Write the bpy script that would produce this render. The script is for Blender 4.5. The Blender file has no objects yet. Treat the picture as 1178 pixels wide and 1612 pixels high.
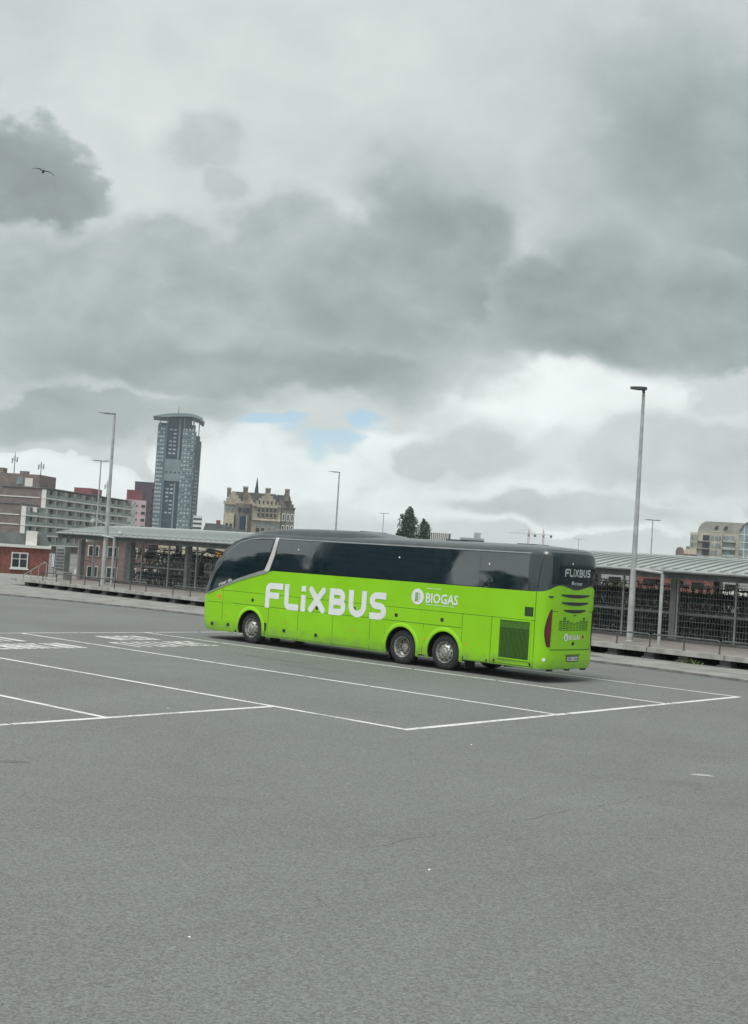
import bpy, bmesh, math, random
from mathutils import Matrix, Vector
random.seed(7)
R_ = math.radians
scene = bpy.context.scene
col = scene.collection

# ------------------------------------------------------------------ camera
cam = bpy.data.cameras.new('camera'); cam_o = bpy.data.objects.new('camera', cam); col.objects.link(cam_o)
cam.sensor_fit = 'HORIZONTAL'; cam.sensor_width = 36.0
cam.lens = 36.0 * 2025.43 / 1178.0
cam.clip_start = 0.1; cam.clip_end = 9000
PITCH, ROLL, EYE = R_(1.903), R_(3.684), 3.105
F = Vector((0, math.cos(PITCH), math.sin(PITCH))); U0 = Vector((0, -math.sin(PITCH), math.cos(PITCH))); R0 = Vector((1, 0, 0))
Rv = R0 * math.cos(ROLL) + U0 * math.sin(ROLL); Uv = -R0 * math.sin(ROLL) + U0 * math.cos(ROLL)
cam_o.matrix_world = Matrix(((Rv.x, Uv.x, -F.x, 0), (Rv.y, Uv.y, -F.y, 0), (Rv.z, Uv.z, -F.z, EYE), (0, 0, 0, 1)))
scene.camera = cam_o
scene.render.resolution_x = 748; scene.render.resolution_y = 1024
scene.view_settings.view_transform = 'Standard'; scene.view_settings.look = 'None'
scene.view_settings.gamma = 1.0; scene.view_settings.use_curve_mapping = False
EXPO = 0.92
scene.view_settings.exposure = EXPO
K = 2 ** EXPO

# ------------------------------------------------------------------ sun
SUN_EL = R_(66); SUN_H = Vector((-0.62, -0.78, 0)).normalized()
sd = Vector((SUN_H.x * math.cos(SUN_EL), SUN_H.y * math.cos(SUN_EL), math.sin(SUN_EL)))
sl = bpy.data.lights.new('sun', 'SUN'); sl.energy = 1.5; sl.angle = R_(26); sl.color = (1.0, 0.975, 0.93)
so = bpy.data.objects.new('sun', sl); col.objects.link(so); so.location = (0, -20, 60)
so.rotation_euler = (-sd).to_track_quat('-Z', 'Y').to_euler()

# ------------------------------------------------------------------ world: broken cloud over a daylight sky
world = bpy.data.worlds.new('World'); scene.world = world; world.use_nodes = True
nt = world.node_tree; nt.nodes.clear()
class NB:
    def __init__(s, nt): s.nt = nt
    def n(s, t, **kw):
        x = s.nt.nodes.new(t)
        for k, v in kw.items(): setattr(x, k, v)
        return x
    def put(s, sock, v):
        if isinstance(v, bpy.types.NodeSocket): s.nt.links.new(v, sock)
        else: sock.default_value = v
    def m(s, op, a, b=None, c=None, clamp=False):
        x = s.n('ShaderNodeMath', operation=op); x.use_clamp = clamp
        s.put(x.inputs[0], a)
        if b is not None: s.put(x.inputs[1], b)
        if c is not None: s.put(x.inputs[2], c)
        return x.outputs[0]
    def ss(s, v, a, b, lo=0.0, hi=1.0):
        x = s.n('ShaderNodeMapRange', interpolation_type='SMOOTHSTEP')
        s.put(x.inputs[0], v); s.put(x.inputs[1], a); s.put(x.inputs[2], b); s.put(x.inputs[3], lo); s.put(x.inputs[4], hi)
        return x.outputs[0]
    def noise(s, vec, scale, detail=4, rough=.5, dist=0.0, lac=2.0):
        x = s.n('ShaderNodeTexNoise'); s.put(x.inputs['Vector'], vec)
        x.inputs['Scale'].default_value = scale; x.inputs['Detail'].default_value = detail
        x.inputs['Roughness'].default_value = rough; x.inputs['Distortion'].default_value = dist; x.inputs['Lacunarity'].default_value = lac
        return x.outputs['Fac'], x.outputs['Color']
    def mix(s, f, a, b, kind='RGBA', blend='MIX'):
        x = s.n('ShaderNodeMix', data_type=kind)
        if kind == 'RGBA': x.blend_type = blend
        i = {'FLOAT': (2, 3, 0), 'RGBA': (6, 7, 2)}[kind]
        s.put(x.inputs[0], f); s.put(x.inputs[i[0]], a); s.put(x.inputs[i[1]], b)
        return x.outputs[i[2]]
B = NB(nt)
gen = B.n('ShaderNodeTexCoord').outputs['Generated']
vt = B.n('ShaderNodeVectorMath', operation='NORMALIZE'); nt.links.new(gen, vt.inputs[0])
mp = B.n('ShaderNodeMapping'); nt.links.new(vt.outputs[0], mp.inputs[0]); mp.inputs['Scale'].default_value = (1, 1, 1.35)
dv = mp.outputs[0]
sep = B.n('ShaderNodeSeparateXYZ'); nt.links.new(vt.outputs[0], sep.inputs[0])
az = B.m('MULTIPLY', B.m('ARCTAN2', sep.outputs[0], sep.outputs[1]), 57.2958)
el = B.m('MULTIPLY', B.m('ARCSINE', sep.outputs[2]), 57.2958)
_, w1 = B.noise(dv, 7.0, 3, .5)
ws = B.n('ShaderNodeSeparateColor'); nt.links.new(w1, ws.inputs[0])
_, w2 = B.noise(dv, 26.0, 3, .5)
ws2 = B.n('ShaderNodeSeparateColor'); nt.links.new(w2, ws2.inputs[0])
azw = B.m('MULTIPLY_ADD', B.m('SUBTRACT', ws.outputs[0], .5), 5.0, az)
elw = B.m('MULTIPLY_ADD', B.m('SUBTRACT', ws.outputs[1], .5), 3.2, el)
azw = B.m('MULTIPLY_ADD', B.m('SUBTRACT', ws2.outputs[0], .5), 1.8, azw)
elw = B.m('MULTIPLY_ADD', B.m('SUBTRACT', ws2.outputs[1], .5), 1.6, elw)
fb, _ = B.noise(dv, 13.0, 8, .54, .15)          # billows
fb = B.m('SUBTRACT', fb, .5)
fc, _ = B.noise(dv, 9.0, 5, .5); fc = B.m('SUBTRACT', fc, .5)
fd, _ = B.noise(dv, 60.0, 5, .6); fd = B.m('SUBTRACT', fd, .5)
fe, _ = B.noise(dv, 30.0, 6, .55, .3); fe = B.m('SUBTRACT', fe, .5)
big, _ = B.noise(dv, 2.6, 4, .5); big = B.m('SUBTRACT', big, .5)
def ell(a0, e0, ra, ru, rd=None):
    """signed closeness to one cloud lump: centre (azimuth, elevation) and half sizes in degrees"""
    rd = rd or ru
    dx = B.m('DIVIDE', B.m('SUBTRACT', azw, a0), ra)
    dy = B.m('SUBTRACT', elw, e0)
    dy = B.m('ADD', B.m('DIVIDE', B.m('MAXIMUM', dy, 0.0), ru), B.m('DIVIDE', B.m('MINIMUM', dy, 0.0), rd))
    r = B.m('SQRT', B.m('ADD', B.m('MULTIPLY', dx, dx), B.m('MULTIPLY', dy, dy)))
    return B.m('SUBTRACT', 1.0, r)
def mass(lumps, k=.18):
    s = ell(*lumps[0])
    for l in lumps[1:]:
        s = B.m('SMOOTH_MAX', s, ell(*l), k)
    return s
# luminance of the far, thin overcast
lum = B.m('MULTIPLY_ADD', big, .34, .69)
lum = B.m('MULTIPLY_ADD', fc, .24, lum)
lum = B.m('MULTIPLY_ADD', fe, .10, lum)
soft, _ = B.noise(dv, 5.0, 2, .5)
soft = B.ss(soft, .42, .62)
def layer(lum, lumps, soft0, soft1, amp, dark, lit, k=.3, ramp=.45, famp=.17):
    """one bank of cloud: lumps joined and frayed by the billow noise; crisp in places, soft in others; a paler fringe"""
    s = mass(lumps, k)
    s = B.m('MULTIPLY_ADD', fb, amp, s)
    s = B.m('MULTIPLY_ADD', fe, amp * .35, s)
    s = B.m('MULTIPLY_ADD', fd, amp * .30, s)
    w = B.m('MULTIPLY_ADD', soft, soft1 - soft0, soft0)
    a = B.ss(s, B.m('MULTIPLY', w, -1.0), w)
    sh = B.ss(s, -.05, ramp)
    tone = B.m('MULTIPLY_ADD', sh, dark - lit, lit)
    tone = B.m('MULTIPLY_ADD', fc, famp, tone)
    tone = B.m('MULTIPLY_ADD', fb, famp * 1.5, tone)
    tone = B.m('MULTIPLY_ADD', fe, famp * 1.0, tone)
    return B.mix(a, lum, tone, 'FLOAT'), a
# upper right grey sheet and a faint rag at upper left
lum, _ = layer(lum, [(13.0, 18.5, 8, 7, 6), (17, 14.0, 7, 5)], .25, .7, 1.0, .41, .55, ramp=.9)
lum, _ = layer(lum, [(-9.3, 17.0, 1.5, 1.2), (-8.2, 15.2, 1.0, .8)], .3, .6, 1.3, .55, .6)
# pale heaps low down
lum, aw = layer(lum, [(-6.6, 4.0, 3.0, 1.6), (-3.5, 3.6, 4, 1.2), (5.4, 7.5, 2.4, 1.5), (9.4, 7.3, 4.0, 1.3), (-14, 2.4, 5, 1.0), (1.2, 4.8, 3.2, 1.1), (6, 2.6, 9, 1.2)], .07, .36, 1.2, .93, .86)
lum, _ = layer(lum, [(4.2, 5.0, 2.8, 1.4, 1.3), (2.2, 4.4, 2.0, .9), (13.5, 5.0, 6, 1.9), (9, 2.6, 8, .8)], .12, .55, 1.2, .62, .80)
lum, _ = layer(lum, [(-15.0, 5.2, 7.4, 1.9, 1.4), (-10, 6.2, 4, 1.0)], .2, .6, 1.1, .47, .58)
# left dark lump
lum, _ = layer(lum, [(-17.8, 14.3, 4.8, 3.2, 4.2), (-15.2, 13.9, 1.9, 1.5), (-19.4, 18.8, 2.2, 1.0)], .10, .5, .95, .36, .47, ramp=.4)
# the big middle bank: pale left part, darker right part
lum, am0 = layer(lum, [(-8.5, 10.8, 12.5, 2.4, 3.6), (-4.6, 13.0, 3.6, 3.0, 4), (-15.5, 9.0, 8, 3.0), (-10.5, 12.7, 2.6, 1.2)], .08, .55, .90, .50, .64, ramp=.35, famp=.22)
lum, am = layer(lum, [(1.4, 13.2, 3.0, 4.8, 4.4), (3.4, 14.0, 1.9, 3.6), (-0.6, 11.6, 4.6, 3.0), (3.4, 10.4, 5.0, 2.5, 2.0)], .09, .55, .85, .40, .50, ramp=.5)
# right bank
lum, ar = layer(lum, [(6.6, 11.6, 2.8, 2.1), (9.6, 12.4, 3.2, 3.2, 3.0), (13.8, 10.8, 3.8, 2.8, 2.4), (10.5, 10.0, 6.8, 1.7, 1.6), (18.5, 10.6, 5.0, 2.8)], .09, .55, .85, .375, .48, ramp=.5)
# heavy base of the middle bank
lum, ab = layer(lum, [(-6.0, 7.7, 9.0, 1.3, 1.0), (-0.5, 8.1, 3.4, 1.0, .8)], .25, .55, 1.0, .385, .43, ramp=.6)
# blue gaps
gap = B.m('MULTIPLY_ADD', B.m('ADD', fb, B.m('MULTIPLY', fe, .6)), 2.2, mass([(-2.5, 5.2, 1.9, .95), (-0.9, 6.1, 2.2, .5), (-4.6, 5.8, 1.6, .35)], .1))
gap = B.m('MULTIPLY', B.ss(gap, -.05, .55), B.m('SUBTRACT', 1.0, B.m('MULTIPLY', B.m('MAXIMUM', ab, am0), .9)))
lum = B.m('MAXIMUM', lum, .2)
warm = B.ss(lum, .36, .80)
tint = B.mix(warm, (.85, 1.0, .985, 1), (.935, 1.0, .985, 1))
vm = B.n('ShaderNodeVectorMath', operation='SCALE'); nt.links.new(tint, vm.inputs[0])
B.put(vm.inputs['Scale'], B.m('MULTIPLY', lum, 1.04 / K))
sky = B.n('ShaderNodeTexSky', sky_type='NISHITA'); sky.sun_disc = False
sky.sun_elevation = SUN_EL; sky.sun_rotation = math.atan2(SUN_H.x, SUN_H.y); sky.air_density = 1.0; sky.dust_density = .2; sky.ozone_density = 2.5
bg1 = B.n('ShaderNodeBackground'); nt.links.new(sky.outputs[0], bg1.inputs[0]); bg1.inputs[1].default_value = 0.066
bg2 = B.n('ShaderNodeBackground'); nt.links.new(vm.outputs[0], bg2.inputs[0]); bg2.inputs[1].default_value = 1.0
mxs = B.n('ShaderNodeMixShader'); B.put(mxs.inputs[0], B.m('MULTIPLY', gap, .95)); nt.links.new(bg2.outputs[0], mxs.inputs[1]); nt.links.new(bg1.outputs[0], mxs.inputs[2])
wo = B.n('ShaderNodeOutputWorld'); nt.links.new(mxs.outputs[0], wo.inputs[0])

# ------------------------------------------------------------------ materials
def mat(name, c, rough=.6, metal=0.0, var=.12, scale=3.0, spec=.5, coat=0.0, bump=0.0, bscale=40.0, ior=None, c2=None, detail=5, emit=None):
    m = bpy.data.materials.new(name); m.use_nodes = True
    t = m.node_tree; b = t.nodes['Principled BSDF']; N = NB(t)
    tc = N.n('ShaderNodeTexCoord').outputs['Object']
    f, _ = N.noise(tc, scale, detail, .6)
    if c2 is None: c2 = tuple(x * (1 - 2 * var) for x in c)
    hi = tuple(min(1, x * (1 + var)) for x in c)
    cc = N.mix(N.ss(f, .3, .7), (*c2, 1), (*hi, 1))
    t.links.new(cc, b.inputs['Base Color'])
    b.inputs['Metallic'].default_value = metal
    t.links.new(N.m('MULTIPLY_ADD', f, .16, rough - .08, clamp=True), b.inputs['Roughness'])
    b.inputs['Specular IOR Level'].default_value = spec
    b.inputs['Coat Weight'].default_value = coat; b.inputs['Coat Roughness'].default_value = .08
    if ior: b.inputs['IOR'].default_value = ior
    if bump:
        g, _ = N.noise(tc, bscale, 4, .6)
        bp = N.n('ShaderNodeBump'); bp.inputs['Strength'].default_value = bump; bp.inputs['Distance'].default_value = .01
        t.links.new(g, bp.inputs['Height']); t.links.new(bp.outputs[0], b.inputs['Normal'])
    return m
M = {}
def buspaint():
    m = mat('bus_green_paint', (.278, .65, .010), .30, var=.03, scale=.8, coat=.30, spec=.4)
    t = m.node_tree; b = t.nodes['Principled BSDF']; N = NB(t)
    tc = N.n('ShaderNodeTexCoord').outputs['Object']; sp = N.n('ShaderNodeSeparateXYZ'); t.links.new(tc, sp.inputs[0])
    g, _ = N.noise(tc, 3.0, 6, .65); g2, _ = N.noise(tc, 22.0, 4, .6)
    hgt = N.m('MULTIPLY_ADD', g, .9, N.m('MULTIPLY_ADD', sp.outputs[2], -1.0, .62))    # road film thrown up from the wheels
    film = N.m('MULTIPLY', N.ss(hgt, .35, 1.0), N.m('MULTIPLY_ADD', g2, .5, .35))
    old = b.inputs['Base Color'].links[0].from_socket
    t.links.new(N.mix(film, old, (.16, .17, .11, 1)), b.inputs['Base Color'])
    w, _ = N.noise(tc, 1.6, 2, .5); bp = N.n('ShaderNodeBump'); bp.inputs['Strength'].default_value = .25; bp.inputs['Distance'].default_value = .02
    t.links.new(w, bp.inputs['Height']); t.links.new(bp.outputs[0], b.inputs['Normal']); t.links.new(bp.outputs[0], b.inputs['Coat Normal'])
    return m
M['green'] = buspaint()
M['green_dk'] = mat('bus_green_mesh', (.06, .17, .012), .6, var=.15, scale=20)
M['seal'] = mat('rubber_seal', (.035, .10, .014), .7)
M['black'] = mat('black_plastic', (.018, .022, .024), .45)
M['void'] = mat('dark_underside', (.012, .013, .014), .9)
M['glass'] = mat('tinted_bus_glass', (.008, .021, .028), .035, var=.1, spec=.5, ior=2.4)
M['glass_rear'] = mat('dark_rear_glass', (.008, .021, .028), .10, var=.1, spec=.5, ior=1.45)
M['frit'] = mat('black_glass_border', (.008, .020, .026), .08, var=.1, spec=.5, ior=1.9)
M['roofgrey'] = mat('bus_roof_grey', (.06, .072, .076), .30, var=.10, coat=.3)
M['silver'] = mat('silver_trim', (.62, .63, .62), .36, metal=.1, var=.06)
M['dull_silver'] = mat('dull_silver_trim_and_glint', (.34, .36, .365), .35, metal=.3, var=.08)
M['white'] = mat('white_vinyl', (.80, .82, .82), .5, var=.03)
M['orange'] = mat('orange_sticker', (.75, .30, .03), .5)
M['yellow'] = mat('yellow_sticker', (.75, .55, .04), .5)
M['red'] = mat('red_lamp_lens', (.15, .012, .020), .12, var=.1, scale=9, coat=.8)
M['tyre'] = mat('tyre_rubber', (.032, .036, .038), .85, var=.2, scale=8)
M['rim'] = mat('worn_alloy', (.44, .44, .42), .48, metal=.55, var=.3, scale=14)
M['steel'] = mat('galvanised_steel', (.40, .42, .42), .5, metal=.35, var=.12, scale=4)
M['rail'] = mat('weathered_rail_paint', (.10, .105, .11), .6, var=.2, scale=5)
M['pole'] = mat('lamp_pole_grey', (.42, .44, .44), .5, var=.12, scale=2)
M['lampdark'] = mat('lamp_head_grey', (.07, .078, .085), .5)
M['concrete'] = mat('weathered_concrete', (.36, .36, .34), .85, var=.16, scale=1.6, bump=.3, bscale=30)
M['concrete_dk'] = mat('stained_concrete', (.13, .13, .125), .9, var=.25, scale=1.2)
M['walk'] = mat('walkway_paving', (.20, .185, .17), .85, var=.14, scale=1.1, bump=.2)
M['roofmetal'] = mat('shed_roof_sheet', (.36, .39, .38), .45, metal=.15, var=.10, scale=.7)
M['darksteel'] = mat('dark_steel', (.075, .085, .09), .6, var=.2)
M['colgrey'] = mat('column_grey', (.30, .32, .32), .6, var=.1, scale=2)
M['wire'] = mat('fence_wire', (.32, .35, .35), .5, metal=.3)
M['bike_black'] = mat('bike_black', (.04, .046, .052), .4)
M['bike_blue'] = mat('bike_blue', (.05, .10, .18), .4)
M['bike_grey'] = mat('bike_grey', (.22, .24, .25), .4)
M['bike_red'] = mat('bike_red', (.16, .03, .03), .4)
M['chrome'] = mat('bike_chrome', (.5, .5, .5), .3, metal=.8)
M['brick_red'] = mat('red_brick', (.26, .10, .082), .85, var=.18, scale=2.2)
M['brick_pink'] = mat('pink_brick', (.30, .205, .195), .85, var=.14, scale=1.0)
M['brick_brown'] = mat('brown_brick', (.21, .168, .155), .85, var=.12, scale=.5)
M['cream'] = mat('cream_stone', (.42, .385, .31), .85, var=.13, scale=.5)
M['cream_lt'] = mat('pale_stone', (.55, .50, .40), .85, var=.1, scale=.6)
M['greystone'] = mat('grey_brick', (.20, .185, .165), .85, var=.14, scale=.6)
M['slate'] = mat('slate_roof', (.15, .165, .165), .7, var=.15, scale=.6)
M['spire'] = mat('spire_slate', (.05, .065, .10), .6)
M['winpane'] = mat('window_pane', (.045, .055, .065), .12, var=.2, scale=.8)
M['winlit'] = mat('pale_window_pane', (.26, .31, .33), .2, var=.25, scale=.4)
M['whitepaint'] = mat('white_frame_paint', (.74, .74, .70), .55, var=.05)
M['balc'] = mat('balcony_panel', (.40, .45, .43), .5, var=.15, scale=.5)
M['balc_wall'] = mat('pale_balcony_wall', (.44, .46, .43), .8, var=.15, scale=.3)
M['parapet'] = mat('parapet_panel', (.29, .34, .325), .5, var=.18, scale=.5)
M['pink'] = mat('pink_render', (.60, .46, .48), .8, var=.07, scale=.2)
M['plum'] = mat('plum_cladding', (.115, .095, .125), .7, var=.08, scale=.2)
M['wine'] = mat('wine_red_cladding', (.24, .085, .10), .7, var=.08, scale=.2)
M['twr_dark'] = mat('tower_dark_glass', (.028, .06, .095), .25, var=.15, scale=.12)
M['twr_mid'] = mat('tower_blue_panel', (.105, .165, .205), .45, var=.1, scale=.15)
M['twr_lt'] = mat('tower_pale_panel', (.22, .285, .305), .5, var=.1, scale=.15)
M['twr_win'] = mat('tower_bright_glass', (.46, .54, .54), .3, var=.2, scale=.2)
M['twr_side'] = mat('tower_side_panel', (.07, .09, .098), .5, var=.1, scale=.15)
M['leaf'] = mat('leaf_green', (.050, .085, .032), .6, var=.3, scale=.6)
M['leaf_dk'] = mat('poplar_leaf', (.046, .078, .044), .65, var=.3, scale=.4)
M['bark'] = mat('bark', (.10, .08, .06), .9)
M['weed'] = mat('weed_green', (.09, .14, .03), .6, var=.3, scale=6)
M['city'] = mat('city_ground', (.15, .15, .145), .9, var=.15, scale=.05)
M['bird'] = mat('gull_feathers', (.06, .065, .07), .7)
M['cranered'] = mat('crane_red', (.40, .16, .13), .6)
M['cranewhite'] = mat('crane_white', (.55, .50, .48), .6)
M['blue'] = mat('blue_sign', (.06, .12, .26), .5)
M['ledlens'] = mat('lamp_lens', (.55, .57, .57), .3)
M['plate'] = mat('number_plate', (.55, .56, .55), .5)

def asphalt():
    m = bpy.data.materials.new('worn_asphalt'); m.use_nodes = True
    t = m.node_tree; b = t.nodes['Principled BSDF']; N = NB(t)
    tc = N.n('ShaderNodeTexCoord').outputs['Object']
    g1, _ = N.noise(tc, 55, 3, .75)
    g2, _ = N.noise(tc, 17, 3, .7)
    g3, _ = N.noise(tc, 1.3, 5, .6)
    g4, _ = N.noise(tc, .16, 4, .55, .4)
    vo = N.n('ShaderNodeTexVoronoi'); t.links.new(tc, vo.inputs['Vector']); vo.inputs['Scale'].default_value = 52
    st = N.n('ShaderNodeSeparateColor'); t.links.new(vo.outputs['Color'], st.inputs[0])
    v = N.m('MULTIPLY_ADD', N.m('SUBTRACT', g1, .5), .70, 1.0)
    v = N.m('MULTIPLY_ADD', N.m('SUBTRACT', g2, .5), .55, v)
    v = N.m('MULTIPLY_ADD', N.m('SUBTRACT', g3, .5), .16, v)
    v = N.m('MULTIPLY_ADD', N.m('SUBTRACT', g4, .5), .46, v)
    v = N.m('MULTIPLY_ADD', N.m('SUBTRACT', st.outputs[0], .5), .55, v)
    # tyre-polished, oily streaks lying along the bays
    mp = N.n('ShaderNodeMapping'); t.links.new(tc, mp.inputs[0]); mp.inputs['Rotation'].default_value = (0, 0, R_(-139.5)); mp.inputs['Scale'].default_value = (.12, .9, 1)
    g5, _ = N.noise(mp.outputs[0], 1.0, 4, .6)
    v = N.m('MULTIPLY', v, N.ss(g5, .58, .78, 1.0, .84))
    # faint wheel tracks worn by turning coaches
    for cx_, cy_, r_, w_, d_ in ((-18, 31, 24.6, .30, .07), (-18, 31, 26.6, .30, .07), (16, 2, 17.0, .28, .05), (16, 2, 15.0, .28, .05), (-30, 4, 33.5, .35, .05)):
        sb = N.n('ShaderNodeVectorMath', operation='DISTANCE'); t.links.new(tc, sb.inputs[0]); sb.inputs[1].default_value = (cx_, cy_, 0)
        q = N.m('ABSOLUTE', N.m('SUBTRACT', N.m('MULTIPLY_ADD', g4, 1.2, sb.outputs['Value']), r_ + .6))
        q = N.m('MULTIPLY', N.ss(q, w_, 0.0), N.ss(g3, .35, .65))
        v = N.m('MULTIPLY', v, N.m('MULTIPLY_ADD', q, -d_, 1.0))
    sc = N.n('ShaderNodeVectorMath', operation='SCALE'); sc.inputs[0].default_value = (.150, .160, .152); t.links.new(v, sc.inputs['Scale'])
    t.links.new(sc.outputs[0], b.inputs['Base Color'])
    b.inputs['Roughness'].default_value = .82; b.inputs['Specular IOR Level'].default_value = .35
    h = N.m('ADD', N.m('MULTIPLY', vo.outputs['Distance'], .6), g1)
    bp = N.n('ShaderNodeBump'); bp.inputs['Strength'].default_value = .55; bp.inputs['Distance'].default_value = .006
    t.links.new(h, bp.inputs['Height']); t.links.new(bp.outputs[0], b.inputs['Normal'])
    return m
M['asphalt'] = asphalt()
def paintmat():
    m = bpy.data.materials.new('worn_road_paint'); m.use_nodes = True
    t = m.node_tree; b = t.nodes['Principled BSDF']; N = NB(t)
    tc = N.n('ShaderNodeTexCoord').outputs['Object']
    g, _ = N.noise(tc, 9, 6, .7); g2, _ = N.noise(tc, .8, 3, .6)
    f = N.ss(N.m('MULTIPLY_ADD', g2, .7, g), .62, .88)
    t.links.new(N.mix(f, (.27, .285, .27, 1), (.64, .65, .63, 1)), b.inputs['Base Color'])
    b.inputs['Roughness'].default_value = .75
    return m
M['paint'] = paintmat()

# ------------------------------------------------------------------ mesh helpers
class MB:
    def __init__(s): s.v = []; s.f = []; s.mi = []
    def add(s, vs, fs, mi=0):
        o = len(s.v); s.v += [tuple(v) for v in vs]; s.f += [tuple(i + o for i in f) for f in fs]; s.mi += [mi] * len(fs)
        return s
    def box(s, x0, x1, y0, y1, z0, z1, mi=0):
        vs = [(x, y, z) for z in (z0, z1) for y in (y0, y1) for x in (x0, x1)]
        return s.add(vs, [(0, 2, 3, 1), (4, 5, 7, 6), (0, 1, 5, 4), (2, 6, 7, 3), (0, 4, 6, 2), (1, 3, 7, 5)], mi)
    def prism(s, pts, y0, y1, mi=0):
        """polygon in x,z pushed from y0 to y1"""
        n = len(pts)
        vs = [(p[0], y0, p[1]) for p in pts] + [(p[0], y1, p[1]) for p in pts]
        fs = [tuple(range(n)), tuple(range(2 * n - 1, n - 1, -1))] + [(i, i + n, (i + 1) % n + n, (i + 1) % n) for i in range(n)]
        return s.add(vs, fs, mi)
    def slab(s, pts, z0, z1, mi=0):
        n = len(pts)
        vs = [(p[0], p[1], z0) for p in pts] + [(p[0], p[1], z1) for p in pts]
        fs = [tuple(range(n - 1, -1, -1)), tuple(range(n, 2 * n))] + [(i, (i + 1) % n, (i + 1) % n + n, i + n) for i in range(n)]
        return s.add(vs, fs, mi)
    def tube(s, a, b, r0, r1=None, n=8, mi=0, caps=True):
        a, b = Vector(a), Vector(b); r1 = r0 if r1 is None else r1
        d = (b - a).normalized(); e = d.orthogonal().normalized(); g = d.cross(e)
        vs = []
        for p, r in ((a, r0), (b, r1)):
            for i in range(n):
                t = 2 * math.pi * i / n; vs.append(p + e * (r * math.cos(t)) + g * (r * math.sin(t)))
        fs = [(i, (i + 1) % n, (i + 1) % n + n, i + n) for i in range(n)]
        if caps: fs += [tuple(range(n - 1, -1, -1)), tuple(range(n, 2 * n))]
        return s.add(vs, fs, mi)
    def path(s, pts, r, n=8, mi=0):
        pts = [Vector(p) for p in pts]; vs = []; k = len(pts)
        e = None
        for j, p in enumerate(pts):
            d = (pts[min(j + 1, k - 1)] - pts[max(j - 1, 0)]).normalized()
            e = d.orthogonal().normalized() if e is None else (e - d * e.dot(d)).normalized()
            g = d.cross(e)
            for i in range(n):
                t = 2 * math.pi * i / n; vs.append(p + e * (r * math.cos(t)) + g * (r * math.sin(t)))
        fs = [(j * n + i, j * n + (i + 1) % n, (j + 1) * n + (i + 1) % n, (j + 1) * n + i) for j in range(k - 1) for i in range(n)]
        fs += [tuple(range(n - 1, -1, -1)), tuple(range((k - 1) * n, k * n))]
        return s.add(vs, fs, mi)
    def lathe(s, prof, n=28, axis='y', c=(0, 0, 0), mi=0):
        """profile (r, offset along axis) turned round the axis"""
        vs = []
        for r, h in prof:
            for i in range(n):
                t = 2 * math.pi * i / n
                if axis == 'y': vs.append((c[0] + r * math.cos(t), c[1] + h, c[2] + r * math.sin(t)))
                else: vs.append((c[0] + r * math.cos(t), c[1] + r * math.sin(t), c[2] + h))
        k = len(prof)
        fs = [(j * n + i, j * n + (i + 1) % n, (j + 1) * n + (i + 1) % n, (j + 1) * n + i) for j in range(k - 1) for i in range(n)]
        return s.add(vs, fs, mi)
    def build(s, name, m, parent=None, smooth=False, loc=None, rot=None, kind=None, fix=True):
        me = bpy.data.meshes.new(name); me.from_pydata(s.v, [], s.f); me.update()
        if fix:
            bm = bmesh.new(); bm.from_mesh(me); bmesh.ops.recalc_face_normals(bm, faces=bm.faces[:]); bm.to_mesh(me); bm.free()
        ms = m if isinstance(m, (list, tuple)) else [m]
        for x in ms: me.materials.append(M[x] if isinstance(x, str) else x)
        if len(ms) > 1:
            for p, i in zip(me.polygons, s.mi): p.material_index = i
        if smooth:
            me.polygons.foreach_set('use_smooth', [True] * len(me.polygons))
            if smooth is not True and hasattr(me, 'set_sharp_from_angle'): me.set_sharp_from_angle(angle=R_(smooth))
        return link(name, me, parent, loc, rot, kind)
def link(name, data, parent=None, loc=None, rot=None, kind=None):
    o = bpy.data.objects.new(name, data); col.objects.link(o); o.parent = parent
    if loc is not None: o.location = loc
    if rot is not None: o.rotation_euler = rot
    if kind: o['kind'] = kind
    return o
def tag(o, label, cat, group=None):
    o['label'] = label; o['category'] = cat
    if group: o['group'] = group
    return o
def empty(name, loc, rz, label, cat, group=None):
    o = link(name, None, None, loc, (0, 0, rz)); o.empty_display_size = .3
    return tag(o, label, cat, group)
def copy_tree(o, parent=None):
    c = o.copy(); col.objects.link(c)
    if parent is not None: c.parent = parent
    for ch in list(o.children): copy_tree(ch, c)
    return c

# ------------------------------------------------------------------ ground
CITY = -2.5
MB().add([(-4000, -4000, CITY), (4000, -4000, CITY), (4000, 7000, CITY), (-4000, 7000, CITY)], [(0, 1, 2, 3)]).build('ground', 'city', kind='structure')
PA = Vector((12.9, 43.0, 0)); PT = Vector((-.7297, .6838, 0)); PN = Vector((.6838, .7297, 0)); PROT = R_(136.86)
def plat(t, off, z=0): return PA + PT * t + PN * off + Vector((0, 0, z))
kerb_pts = [(62, -13.5), (22, 27.6), (11.51, 38.66), (9.63, 41.0), (7.55, 43.1), (0.5, 49.6), (-7.05, 55.6), (-12.28, 59.4), (-17.8, 62.5), (-30, 68.6), (-60, 83)]
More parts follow.
